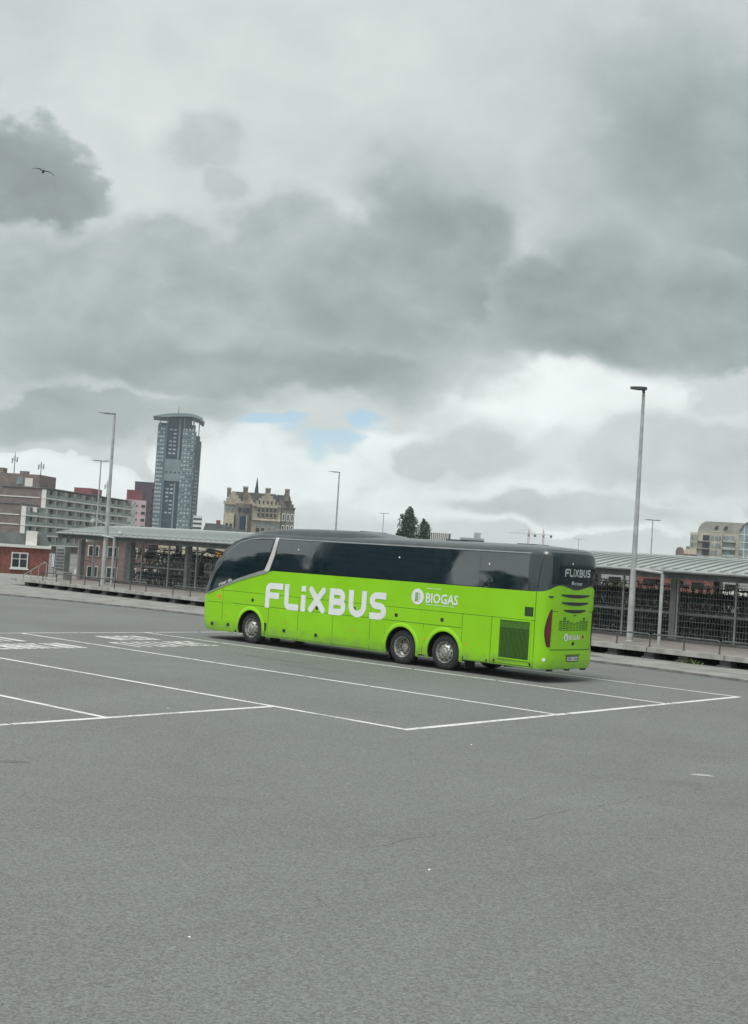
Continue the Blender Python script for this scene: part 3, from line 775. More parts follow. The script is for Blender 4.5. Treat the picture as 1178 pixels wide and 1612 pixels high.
def grid():
    """rows of the shell: lower rows, window rows, roof rows"""
    rows = []
    LO = [0, .12, .3, .5, .7, .85, 1.0]; GL_ = [0, .12, .35, .6, .8, .92, 1.0]; RF = [3.46, 3.52, 3.565, 3.60, 3.63, 3.65, 3.665]
    o_lo = outline(.9)
    for f in LO:
        row = []
        for i in range(NP):
            zb = 1.5
            for _ in range(6):
                p = outline(zb)[i]; b = belt_at(p); z0 = zbot(o_lo[i][0]) if o_lo[i][2] == 's' else (.36 if o_lo[i][2] == 'r' else .28)
                zb = z0 + (b - z0) * f
            row.append((p[0] if f > 0 else outline(zb)[i][0], p[1], zb))
        rows.append(row)
    for f in GL_[1:]:
        row = []
        for i in range(NP):
            zb = 2.6
            for _ in range(6):
                p = outline(zb)[i]
                # belt for this column comes from where the column meets the belt
                zb = rows[len(LO) - 1][i][2] + (GT - rows[len(LO) - 1][i][2]) * f
            p = outline(zb)[i]; row.append((p[0], p[1], zb))
        rows.append(row)
    for z in RF: rows.append([(p[0], p[1], z) for p in outline(z)])
    return rows, len(LO) - 1, len(LO) + len(GL_) - 2
_cache = {}
_outline = outline
def outline(z):
    k = round(z, 3)
    if k not in _cache: _cache[k] = _outline(k)
    return _cache[k]
rows, IB, IG = grid()
def shell(r0, r1, name, m, smooth=35, cap=False, parent=bus):
    mb = MB(); n = NP
    full = []
    for r in rows[r0:r1 + 1]:
        full += r + [(x, -y, z) for (x, y, z) in r[-2:0:-1]]
    k = 2 * n - 2
    fs = []
    for j in range(r1 - r0):
        for i in range(k):
            fs.append((j * k + i, j * k + (i + 1) % k, (j + 1) * k + (i + 1) % k, (j + 1) * k + i))
    if cap: fs.append(tuple((r1 - r0) * k + i for i in range(k)))
    return mb.add(full, fs).build(name, m, parent, smooth=smooth)
body = shell(0, IB, 'body', 'green', 30)
band = shell(IB, IG, 'window_band', 'frit', 30)
roof = shell(IG, len(rows) - 1, 'roof', 'roofgrey', 50, cap=True)
# surface look-ups
def w_at(z): return lerp_t(T_W, z)
def xr_at(y, z):
    w = w_at(z); f = min(abs(y) / w, .9999); return lerp_t(T_R, z) + RA - RA * (1 - f ** RN) ** (1 / RN)
def on_side(x, z, off=.004, s=1):
    x1 = lerp_t(T_F, z) - FA; x0 = lerp_t(T_R, z) + RA; w = w_at(z); y = w
    if x > x1: f = min((x - x1) / FA, .98); y = w * (1 - f ** FN) ** (1 / FN)
    if x < x0: f = min((x0 - x) / RA, .98); y = w * (1 - f ** RN) ** (1 / RN)
    return (x, s * (y + off), z)
def on_rear(y, z, off=.004): return (xr_at(y, z) - off, y, z)
def patch_grid(f, u0, u1, v0, v1, nu, nv, off, name, m, parent, rim=True, smooth=30):
    """rectangular panel laid on the shell, standing proud by off, with a returned edge"""
    mb = MB(); vs = []
    for j in range(nv + 1):
        for i in range(nu + 1): vs.append(f(u0 + (u1 - u0) * i / nu, v0 + (v1 - v0) * j / nv, off))
    k = nu + 1; fs = [(j * k + i, j * k + i + 1, (j + 1) * k + i + 1, (j + 1) * k + i) for j in range(nv) for i in range(nu)]
    if rim:
        edge = [j for j in range(k)] + [j * k + nu for j in range(1, nv + 1)] + [nv * k + i for i in range(nu - 1, -1, -1)] + [j * k for j in range(nv - 1, 0, -1)]
        o = len(vs); n = len(edge)
        def back(e):
            j, i = divmod(e, k); return f(u0 + (u1 - u0) * i / nu, v0 + (v1 - v0) * j / nv, -.002)
        vs += [back(e) for e in edge]
        fs += [(edge[i], edge[(i + 1) % n], o + (i + 1) % n, o + i) for i in range(n)]
    return mb.add(vs, fs).build(name, m, parent, smooth=smooth)
# roof pod (air conditioning) with a swept front
pod = MB(); secs = []
for x, h, w in ((12.25, 3.40, .55), (12.0, 3.50, .80), (11.5, 3.63, .96), (10.9, 3.72, 1.02), (10.2, 3.77, 1.05), (9.0, 3.795, 1.05), (7.6, 3.80, 1.04), (7.1, 3.795, 1.0), (6.5, 3.735, .9), (6.0, 3.66, .8)):
    b = 3.36 if x > 11.2 else 3.52
    secs.append([(x, w + .06, b), (x, w, b + (h - b) * .55), (x, w * .9, b + (h - b) * .88), (x, w * .6, h), (x, 0, h + .01), (x, -w * .6, h), (x, -w * .9, b + (h - b) * .88), (x, -w, b + (h - b) * .55), (x, -w - .06, b)])
k = 9
pod.add([p for s_ in secs for p in s_], [(j * k + i, j * k + i + 1, (j + 1) * k + i + 1, (j + 1) * k + i) for j in range(len(secs) - 1) for i in range(k - 1)] + [tuple(range(k)), tuple((len(secs) - 1) * k + i for i in range(k))])
pod.build('roof_pod', 'roofgrey', bus, smooth=50)
MB().box(7.16, 7.19, -.62, .62, 3.7, 3.812).build('pod_seam', 'black', bus)
MB().box(3.2, 4.0, -.4, .4, 3.62, 3.70).build('roof_hatch', 'roofgrey', bus)
MB().box(.9, 1.5, -.35, .35, 3.60, 3.685).build('roof_hatch', 'roofgrey', bus)
# silver roof edge trim; its sweep beside the windscreen paints the A-pillar's reflection line
def edge_trims_and_glint():
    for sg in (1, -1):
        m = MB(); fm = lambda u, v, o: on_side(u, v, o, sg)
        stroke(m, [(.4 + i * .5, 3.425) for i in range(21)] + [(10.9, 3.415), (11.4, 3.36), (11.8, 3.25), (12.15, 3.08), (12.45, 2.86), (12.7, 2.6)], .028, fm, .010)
        m.build('roof_edge_trim_and_glint', 'dull_silver', bus, fix=False)
# windows: separate panes, left and right
divs = [.42, 2.05, 3.72, 5.38, 7.02, 8.60, 10.12]
for s in (1, -1):
    for a, b in zip(divs, divs[1:]):
        patch_grid(lambda u, v, o, s=s: on_side(u, v, o, s), a + .005, b - .005, 2.425, 3.385, 6, 6, .004, 'side_window', 'glass', bus)
    # swept quarter window by the driver
    m = MB(); n = 14; lo_ = []; hi_ = []
    for i in range(n + 1):
        f = i / n; xl = 10.62 + (13.02 - 10.62) * f; zl = belt_side(xl) + .07
        xh = 10.30 + (12.45 - 10.30) * f; zh = min(3.36, lerp_t([(10.2, 3.36), (11.6, 3.33), (12.0, 3.22), (12.45, 2.95)], xh))
        lo_.append((xl, zl)); hi_.append((xh, zh))
    vs = []
    for j in range(7):
        for (a, c), (b_, d) in zip(lo_, hi_):
            f = j / 6; vs.append(on_side(a + (b_ - a) * f, c + (d - c) * f, .005, s))
    kk = n + 1
    m.add(vs, [(j * kk + i, j * kk + i + 1, (j + 1) * kk + i + 1, (j + 1) * kk + i) for j in range(6) for i in range(n)]).build('driver_window', 'glass', bus, smooth=30)
    # pale pillar
    m = MB(); A_ = []; B_ = []
    for i in range(9):
        f = i / 8; z = 2.36 + (3.46 - 2.36) * f; x = 10.50 - .36 * f - .05 * math.sin(f * math.pi); hw = .11 - .045 * f
        A_.append(on_side(x - hw, z, .02, s)); B_.append(on_side(x + hw, z, .02, s))
    A2 = [(x, y - s * .03, z) for x, y, z in A_]; B2 = [(x, y - s * .03, z) for x, y, z in B_]
    n = 9; m.add(A_ + B_ + A2 + B2, [(i, i + 1, n + i + 1, n + i) for i in range(8)] + [(i, i + 1, 2 * n + i + 1, 2 * n + i) for i in range(8)] + [(n + i, n + i + 1, 3 * n + i + 1, 3 * n + i) for i in range(8)])
    m.build('pillar_trim', 'silver', bus)
    # silver sweep under the driver window
    m = MB(); A_ = []; B_ = []
    for i in range(21):
        f = i / 20; x = 10.42 + (13.25 - 10.42) * f; z = belt_side(x); h = .085 * (1 - f) + .025
        A_.append(on_side(x, z - .02, .016, s)); B_.append(on_side(x, z + h, .014, s))
    A2 = [(x, y - s * .02, z - .001) for x, y, z in A_]
    n = 21; m.add(A_ + B_ + A2, [(i, i + 1, n + i + 1, n + i) for i in range(20)] + [(i, i + 1, 2 * n + i + 1, 2 * n + i) for i in range(20)]).build('sweep_trim', 'dull_silver', bus)
# windscreen
m = MB(); vs = []; NU, NV = 16, 10
for j in range(NV + 1):
    z = 1.46 + (3.28 - 1.46) * j / NV; w = w_at(z); xf = lerp_t(T_F, z)
    for i in range(NU + 1):
        f = -.93 + 1.86 * i / NU; y = w * f; x = xf - FA + FA * (1 - abs(f) ** FN) ** (1 / FN); vs.append((x + .006, y, z))
kk = NU + 1
m.add(vs, [(j * kk + i, j * kk + i + 1, (j + 1) * kk + i + 1, (j + 1) * kk + i) for j in range(NV) for i in range(NU)]).build('windscreen', 'glass', bus, smooth=30)
# mirrors hang from the front corners
for s in (1, -1):
    m = MB(); m.path([(12.9, s * .95, 2.85), (13.5, s * 1.1, 2.95), (13.75, s * 1.22, 2.75), (13.75, s * 1.25, 2.45)], .035, 8)
    mi = m.build('mirror_arm', 'black', bus, smooth=40)
    MB().box(13.68, 13.80, s * 1.25 - .11, s * 1.25 + .11, 2.02, 2.48).build('mirror', 'black', mi)

# body panels, left side: lower hatches, upper strips, front and rear panels
seam_x = []
def side_panel(x0, x1, z0, z1, name='luggage_hatch', s=1, nx=4, m='green', off=.006):
    return patch_grid(lambda u, v, o, s=s: on_side(u, v, o, s), x0 + .008, x1 - .008, z0 + .008, z1 - .008, nx, 3, off, name, m, bus)
def seam_h(x0, x1, z, s=1): patch_grid(lambda u, v, o, s=s: on_side(u, v, o, s), x0, x1, z - .006, z + .006, max(2, int((x1 - x0) * 3)), 1, .0022, 'panel_seam', 'seal', bus)
def seam_v(x, z0, z1, s=1): patch_grid(lambda u, v, o, s=s: on_side(u, v, o, s), x - .006, x + .006, z0, z1, 1, 4, .0026, 'panel_seam', 'seal', bus)
H1, H2 = 1.63, 1.235
for s in (1, -1):
    for a, b in ((5.96, 7.47), (7.47, 8.96), (8.96, 10.28)): 
        side_panel(a, b, .33, H2, 'luggage_hatch', s); side_panel(a, b, H2, H1, 'upper_panel', s)
    side_panel(5.36, 5.96, .33, H2, 'luggage_hatch', s, 2)
    side_panel(4.03, 5.96, H2, H1, 'upper_panel', s); side_panel(2.58, 4.03, H2, H1, 'upper_panel', s)
    side_panel(1.56, 2.52, .38, H1, 'service_hatch', s); side_panel(10.30, 12.48, H2, H1, 'upper_panel', s)
    seam_h(.12, 12.6, H1, s); seam_h(2.58, 12.0, H2, s)
    for x, z0, z1 in ((12.48, .3, 1.70), (10.29, .3, H2), (8.96, .3, H1), (7.47, .3, H1), (5.96, .3, H1), (3.93, 1.12, H1), (3.94, .3, .6), (2.54, .38, H1), (1.535, .38, H1), (.135, .36, 2.4)): seam_v(x, z0, z1, s)
    seam_h(12.5, 13.2, 1.22, s)
    seam_h(.14, 1.53, .40, s)
    def dark_sq(x, z, w=.11, h=.10, nm='recessed_handle', mt='black'): patch_grid(lambda u, v, o: on_side(u, v, o, s), x - w / 2, x + w / 2, z - h / 2, z + h / 2, 1, 1, .009, nm, mt, bus)
    for x, z in ((11.05, 1.40), (9.56, 1.37), (8.17, 1.36), (6.62, 1.46), (4.96, 1.40), (3.26, 1.40), (12.93, .50), (12.15, .52), (9.54, .55), (8.15, .53)): dark_sq(x, z)
    dark_sq(10.42, .60, .13, .24, 'fuel_flap')
    for x in (12.35, 9.5, 6.65, 3.88, 2.38): dark_sq(x, .80, .07, .035, 'side_marker', 'orange')
    for x, z in ((2.47, .42), (1.65, .42), (1.40, .46), (.22, .46)): dark_sq(x, z, .05, .07, 'catch')
    # small louvred vent
    v = patch_grid(lambda u, v, o: on_side(u, v, o, s), .20, .47, 1.74, 1.98, 1, 1, .008, 'engine_vent', 'black', bus)
    for i in range(5): patch_grid(lambda u, v_, o: on_side(u, v_, o, s), .225 + i * .05, .24 + i * .05, 1.76, 1.96, 1, 1, .014, 'vent_slat', 'green_dk', v)
    # radiator grille: frame, dark backing, upright slats
    gr = patch_grid(lambda u, v, o: on_side(u, v, o, s), .27, 1.25, .56, 1.58, 2, 2, .007, 'radiator_grille', 'green_dk', bus)
    patch_grid(lambda u, v, o: on_side(u, v, o, s), .30, 1.22, 1.38, 1.55, 2, 1, .010, 'grille_header', 'green_dk', gr)
    patch_grid(lambda u, v, o: on_side(u, v, o, s), .30, 1.22, .59, 1.37, 2, 1, .009, 'grille_backing', 'black', gr)
    for i in range(22): patch_grid(lambda u, v_, o: on_side(u, v_, o, s), .305 + i * .0416, .325 + i * .0416, .60, 1.36, 1, 1, .022, 'grille_slat', 'green_dk', gr)
    for (a, b, c, d) in ((.23, .27, .53, 1.61), (1.25, 1.29, .53, 1.61)): patch_grid(lambda u, v, o: on_side(u, v, o, s), a, b, c, d, 1, 3, .018, 'grille_frame', 'green', gr)
    for (a, b, c, d) in ((.27, 1.25, .53, .56), (.27, 1.25, 1.58, 1.61)): patch_grid(lambda u, v, o: on_side(u, v, o, s), a, b, c, d, 3, 1, .018, 'grille_frame', 'green', gr)
    # arch lips and inner liners
    for c, r in ARCH:
        n = 28; vs = []
        for i in range(n + 1):
            a = -.32 + (math.pi + .64) * i / n; ca, sa = math.cos(a), math.sin(a)
            for (rr, yy) in ((r - .012, .0), (r - .006, .03), (r + .05, .036), (r + .105, .006)):
                z = AZ + rr * sa * 1.03; vs.append((c + rr * ca, s * (w_at(max(z, .28)) + yy), max(z, .27)))
        MB().add(vs, [(i * 4 + j, i * 4 + j + 1, i * 4 + 5 + j, i * 4 + 4 + j) for i in range(n) for j in range(3)]).build('arch_lip', 'green', bus, smooth=60)
        vs = []
        for i in range(17):
            a = -.3 + (math.pi + .6) * i / 16
            for yy in (1.262, .66): vs.append((c + (r + .004) * math.cos(a), s * yy, AZ + (r + .004) * math.sin(a) * 1.03))
        MB().add(vs, [(2 * i, 2 * i + 1, 2 * i + 3, 2 * i + 2) for i in range(16)]).build('wheel_well', 'void', bus, fix=False)
# underbody between the wheels
MB().box(.1, 13.3, -.64, .64, .36, 1.2).build('underbody', 'void', bus)
MB().box(5.35, 10.38, -1.22, 1.22, .285, .36).build('floor_pan', 'void', bus)
MB().box(.1, 2.5, -1.2, 1.2, .375, .42).build('floor_pan', 'void', bus)
MB().box(11.66, 13.3, -1.15, 1.15, .285, .36).build('floor_pan', 'void', bus)
for x in (10.25, 5.25, 2.45):
    for s in (1, -1): MB().box(x - .02, x + .02, s * .95 - .22, s * .95 + .22, .12, .42).build('mud_flap', 'black', bus)

# wheels
def wheel(x, s, kind):
    w = link('wheel', None, bus, (x, s * 1.06, .5)); 
    if s < 0: w.rotation_euler = (0, 0, math.pi)
    m = MB(); m.lathe([(.295, -.15), (.36, -.155), (.44, -.15), (.487, -.12), (.50, -.07), (.50, .07), (.487, .12), (.44, .15), (.36, .158), (.30, .15), (.287, .12)], 40); m.build('tyre', 'tyre', w, smooth=35)
    m = MB()
    if kind == 'deep': prof = [(.297, .15), (.302, .158), (.285, .15), (.268, .11), (.262, -.02), (.235, -.05), (.15, -.055), (.13, -.03), (.12, .02), (.09, .04), (.0, .045)]
    else: prof = [(.297, .15), (.302, .158), (.285, .152), (.272, .12), (.262, .085), (.235, .10), (.19, .155), (.15, .175), (.135, .16), (.125, .185), (.08, .20), (.0, .205)]
    m.lathe(prof, 40); rim = m.build('rim', 'rim', w, smooth=35)
    m = MB(); m2 = MB()
    for i in range(10):
        a = 2 * math.pi * (i + .5) / 10
        ro, yo = (.155, -.05) if kind == 'deep' else (.168, .165)
        m.tube((ro * math.cos(a), yo - .01, ro * math.sin(a)), (ro * math.cos(a), yo + .035, ro * math.sin(a)), .016, .014, 6)
        a = 2 * math.pi * i / 10
        ro, yo = (.205, -.05) if kind == 'deep' else (.222, .118)
        nr = Vector((math.cos(a), 0, math.sin(a))); c = nr * ro; c.y = yo
        ny = Vector((nr.x * (.0 if kind == 'deep' else .77), 1 if kind == 'deep' else .64, nr.z * (.0 if kind == 'deep' else .77))).normalized()
        m2.tube(c - ny * .02, c + ny * .006, .026, n=10)
    m.build('wheel_nuts', 'rim', rim, kind='stuff'); m2.build('vent_holes', 'void', rim, kind='stuff')
    return w
for s in (1, -1):
    wheel(11.09, s, 'hub'); wheel(4.72, s, 'deep'); wheel(3.15, s, 'hub')
MB().tube((4.72, -1.1, .5), (4.72, 1.1, .5), .09, n=10).build('axle', 'void', bus); MB().tube((11.09, -1.1, .5), (11.09, 1.1, .5), .07, n=10).build('axle', 'void', bus); MB().tube((3.15, -1.1, .5), (3.15, 1.1, .5), .07, n=10).build('axle', 'void', bus)

# rear end
rr = lambda y, z, o: on_rear(y, z, o)
def lens_poly(f, cx, cz, hw, hh, name, m, parent, off, bow=0.0, n=12):
    """slot: pointed left and right, thicker in the middle"""
    top = []; bot = []
    for i in range(n + 1):
        u = -1 + 2 * i / n; e = (1 - abs(u) ** 2.2)
        top.append((cx + u * hw, cz + hh * .45 + bow * u * u)); bot.append((cx + u * hw, cz + hh * .45 - hh * (.35 + .65 * e) + bow * u * u))
    vs = [f(a, b, off) for a, b in top] + [f(a, b, off) for a, b in bot]
    return MB().add(vs, [(i, i + 1, n + 2 + i, n + 1 + i) for i in range(n)]).build(name, m, parent, fix=False)
patch_grid(rr, -1.06, 1.06, 2.64, 3.545, 24, 10, .006, 'rear_cap', 'glass_rear', bus)
patch_grid(rr, -.80, .80, 2.70, 3.44, 16, 6, .012, 'rear_window', 'glass_rear', bus)
lp = patch_grid(rr, -.95, .95, .90, 1.895, 18, 4, .008, 'engine_cover', 'green', bus)
for z, hw in ((2.33, .70), (2.125, .66), (1.92, .54)): lens_poly(rr, .0, z, hw, .095, 'air_slot', 'black', bus, .010)
patch_grid(rr, -1.0, 1.0, .872, .892, 20, 1, .003, 'panel_seam', 'seal', bus)
patch_grid(rr, .80, 1.02, 1.90, 1.915, 4, 1, .003, 'panel_seam', 'seal', bus); patch_grid(rr, -1.0, -.80, 1.90, 1.915, 4, 1, .003, 'panel_seam', 'seal', bus)
for i in range(9):      # engine cover louvres, taller at the sides
    c = -.64 + i * .16; h = lerp_t([(0, 1.60), (.3, 1.66), (.5, 1.77), (.6, 1.76), (.65, 1.64)], abs(c))
    patch_grid(rr, c - .068, c + .068, 1.40, h, 2, 2, .010, 'louvre', 'green_dk', lp)
    for q in range(5): patch_grid(rr, c - .062, c + .062, 1.42 + q * (h - 1.44) / 5, 1.435 + q * (h - 1.44) / 5, 2, 1, .016, 'louvre_blade', 'green', lp)
patch_grid(rr, -.07, .07, 1.80, 1.825, 1, 1, .011, 'handle', 'black', lp)
patch_grid(rr, -.06, .06, 1.0, 1.09, 1, 1, .011, 'lock', 'black', lp)
for s in (1, -1):       # tall tail lamps wrapped round the corners
    m = MB(); vs = []; n = 14
    for j in range(n + 1):
        f = j / n; z = .97 + (1.95 - .97) * f
        yi = 1.0; wi = .03 + .145 * math.sin(math.pi * min(1, f * .92 + .08)) ** .75 * (1 - .25 * f)
        for i in range(6): vs.append(on_rear(s * (yi + wi * i / 5), z, .014))
    tl = m.add(vs, [(j * 6 + i, j * 6 + i + 1, j * 6 + 7 + i, j * 6 + 6 + i) for j in range(n) for i in range(5)]).build('tail_lamp', 'red', bus, smooth=40)
    m = MB(); vs = []
    for j in range(n + 1):
        f = j / n; z = .958 + (1.962 - .958) * f; wi = .045 + .155 * math.sin(math.pi * min(1, f * .92 + .08)) ** .75 * (1 - .25 * f)
        for i in range(6): vs.append(on_rear(s * (.994 + wi * i / 5), z, .008))
    m.add(vs, [(j * 6 + i, j * 6 + i + 1, j * 6 + 7 + i, j * 6 + 6 + i) for j in range(n) for i in range(5)]).build('lamp_surround', 'black', tl, fix=False)
    for zz in (1.0, 1.06, 1.12): patch_grid(rr, s * 1.01, s * 1.13, zz, zz + .02, 4, 1, .017, 'lamp_segment', 'red', tl, rim=False)
    lens_poly(rr, s * .93, .78, .09, .05, 'bumper_slot', 'black', bus, .008)
    lens_poly(rr, s * 1.06, 2.29, .075, .05, 'marker_slot', 'black', bus, .008)
    m = MB(); m.lathe([(.0, 0), (.052, 0), (.05, -.014), (0, -.016)], 14); o = m.build('reflector', 'white', bus); p = on_rear(s * 1.15, .62, .004); o.location = p; o.rotation_euler = (0, 0, R_(-50) if s < 0 else R_(230))
bp_ = patch_grid(rr, -1.2, 1.2, .385, .865, 40, 3, .018, 'rear_bumper', 'green', bus)
pl = patch_grid(rr, -.30, .30, .56, .72, 2, 1, .022, 'plate_recess', 'black', bp_)
patch_grid(rr, -.26, .26, .585, .695, 2, 1, .030, 'number_plate', 'plate', pl)
for i in range(7):
    if i != 3: patch_grid(rr, .21 - i * .07 - .02, .21 - i * .07 + .018, .61, .67, 1, 1, .033, 'plate_mark', 'rail', pl, rim=False)
patch_grid(rr, -.36, .36, .735, .755, 2, 1, .03, 'plate_lamp_bar', 'black', bp_)
for y in (-.9, -.1, .75): MB().box(-.12, .0, y - .07, y + .07, .30, .38).build('bumper_foot', 'black', bus)
# pale lip that follows the green edge under the rear window
m = MB(); vs = []
for i in range(25):
    y = -.78 + 1.56 * i / 24; z = belt_rear(y)
    for dz, o_ in ((.004, .012), (.032, .018)): vs.append(on_rear(y, z + dz, o_))
m.add(vs, [(2 * i, 2 * i + 1, 2 * i + 3, 2 * i + 2) for i in range(24)]).build('rear_lip', 'roofgrey', bus, fix=False)
# grey edge pillars of the rear glass
for s in (1, -1):
    m = MB(); vs = []
    for i in range(11):
        f = i / 10; z = 2.50 + .88 * f; x = .02 + .02 * math.sin(f * 3.1) - .03 * f
        for dx in (0, .045): vs.append(on_side(x + dx + .10 - .10 * f, z, .010, s))
    m.add(vs, [(2 * i, 2 * i + 1, 2 * i + 3, 2 * i + 2) for i in range(10)]).build('corner_trim', 'roofgrey', bus, fix=False)

# ---- lettering
def stroke(m, pts, w, f, off, caps='flat', close=False):
    """flat band along a 2-d polyline, mapped onto the bus by f(u, v, off)"""
    P = [Vector(p) for p in pts]; n = len(P); Lp = []; Rp = []
    for i in range(n):
        d0 = (P[i] - P[i - 1]).normalized() if i else None; d1 = (P[i + 1] - P[i]).normalized() if i < n - 1 else None
        d = ((d0 or d1) + (d1 or d0)).normalized(); nn_ = Vector((-d.y, d.x)); c = nn_.dot(Vector((-(d1 or d0).y, (d1 or d0).x)))
        h = w / 2 / max(c, .5); Lp.append(P[i] + nn_ * h); Rp.append(P[i] - nn_ * h)
    vs = [f(p.x, p.y, off) for p in Lp] + [f(p.x, p.y, off) for p in Rp]
    m.add(vs, [(i, i + 1, n + i + 1, n + i) for i in range(n - 1)])
    if caps == 'round':
        for c, d in ((P[0], (P[0] - P[1]).normalized()), (P[-1], (P[-1] - P[-2]).normalized())):
            a0 = math.atan2(d.y, d.x); k = 8
            ring = [c + Vector((math.cos(a0 - math.pi / 2 + math.pi * i / k), math.sin(a0 - math.pi / 2 + math.pi * i / k))) * (w / 2) for i in range(k + 1)]
            m.add([f(p.x, p.y, off) for p in ring], [tuple(range(k + 1))])
edge_trims_and_glint()
def arc(cx, cy, r, a0, a1, n=8, ry=None):
    ry = ry or r; return [(cx + r * math.cos(R_(a0 + (a1 - a0) * i / n)), cy + ry * math.sin(R_(a0 + (a1 - a0) * i / n))) for i in range(n + 1)]
def brand(f, u0, z0, width, height, off, parent, m_):
    """the operator's name: F L i X B U S in heavy rounded strokes; f maps (u, v) to the surface, u rightwards"""
    s = width / 5.02
    H = height / s; q = .195
    h = q / 2
    letters = [
        ('F', 0.0, [([(h, 0), (h, H - .32)] + arc(h + .14, H - .14 - h, .14, 180, 90, 5)[0:] + [(.78, H - h)], 'flat'), ([(h, H * .50), (.62, H * .50)], 'flat')]),
        ('L', .86, [([(h, H), (h, .32)] + arc(h + .12, h + .12, .12, 180, 270, 5) + [(.64, h)], 'flat')]),
        ('i', 1.60, [([(h, 0), (h, H * .64)], 'flat'), ([(h, H * .77), (h, H * .99)], 'flat')]),
        ('X', 1.92, [([(h * 1.05, H - h), (.72 - h, h)], 'round'), ([(.72 - h, H - h), (h * 1.05, h)], 'round')]),
        ('B', 2.80, [([(h, 0), (h, H)], 'flat'), ([(q - .01, H - h), (.36, H - h)] + arc(.40, H * .75 - h * .5, H * .25 - h * .5, 88, -88, 10) + [(q - .01, H * .5)], 'flat'), ([(q - .01, H * .5), (.38, H * .5)] + arc(.44, H * .25 + h * .5, H * .25 - h * .5, 88, -88, 10) + [(q - .01, h)], 'flat')]),
        ('U', 3.60, [([(h, H), (h, .46)] + arc(.36, .36, .36 - h, 180, 360, 12, .36 - h) + [(.72 - h, H)], 'flat')]),
        ('S', 4.44, [([(.64, H - h), (.34, H - h)] + arc(.29, H * .75 - h * .5, .19, 95, 265, 10, H * .25 - h * .5) + arc(.38, H * .25 + h * .5, .19, 85, -85, 10, H * .25 - h * .5) + [(.02, h)], 'flat')]),
    ]
    for name, x, strokes in letters:
        m = MB()
        for k, (pts, cp) in enumerate(strokes):
            stroke(m, [(u0 + (x + a) * s, z0 + b * s) for a, b in pts], q * s, f, off + k * .0008, cp)
        m.build('letter', m_, parent, fix=False)
fs_ = lambda u, v, o: on_side(-u, v, o)          # u runs to the right as seen from the left side
fr_ = lambda u, v, o: on_rear(-u, v, o)
brand(fs_, -10.47, 1.21, 5.03, .80, .011, bus, 'white')
brand(fr_, -.62, 2.85, 1.24, .215, .018, bus, mat('grey_white_vinyl', (.48, .51, .52), .5))
def text(txt, f, u0, v0, size, off, parent, m_, name='lettering', bold=.0, width=None):
    c = bpy.data.curves.new('t', 'FONT'); c.body = txt; c.size = size; c.offset = bold; c.resolution_u = 2
    o = bpy.data.objects.new('t', c); col.objects.link(o); dg = bpy.context.evaluated_depsgraph_get(); dg.update()
    me = bpy.data.meshes.new_from_object(o.evaluated_get(dg)); bpy.data.objects.remove(o); bpy.data.curves.remove(c)
    mx = max(v.co.x for v in me.vertices); mn = min(v.co.x for v in me.vertices); k = width / (mx - mn) if width else 1
    for v in me.vertices: v.co = f(u0 + (v.co.x - mn) * k, v0 + v.co.y, off)
    me.name = name; me.materials.append(M[m_] if isinstance(m_, str) else m_)
    return link(name, me, parent)
def disc(f, u, v, r, off, name, m_, parent, n=28):
    return MB().add([f(u + r * math.cos(2 * math.pi * i / n), v + r * math.sin(2 * math.pi * i / n), off) for i in range(n)], [tuple(range(n))]).build(name, m_, parent, fix=False)
def biogas(f, u, v, k, off, rear=False):
    d = disc(f, u, v, .23 * k, off, 'emblem_disc', 'white', bus)
    ic = MB()   # little fuel pump
    for a, b, c, e in ((-.09, .03, -.11, .12), (-.115, .055, -.14, -.112)): ic.add([f(u + a * k, v + c * k, off + .002), f(u + b * k, v + c * k, off + .002), f(u + b * k, v + e * k, off + .002), f(u + a * k, v + e * k, off + .002)], [(0, 1, 2, 3)])
    stroke(ic, [(u + .045 * k, v - .06 * k), (u + .085 * k, v - .06 * k), (u + .085 * k, v + .06 * k), (u + .05 * k, v + .11 * k)], .022 * k, f, off + .0028)
    ic.build('pump_icon', mat('emblem_green_%d' % int(k * 100), (.25, .42, .18), .5), d, fix=False)
    text('BIOGAS', f, u + .31 * k, v - .14 * k, .38 * k, off, bus, 'white', 'lettering', .008 * k, 1.16 * k)
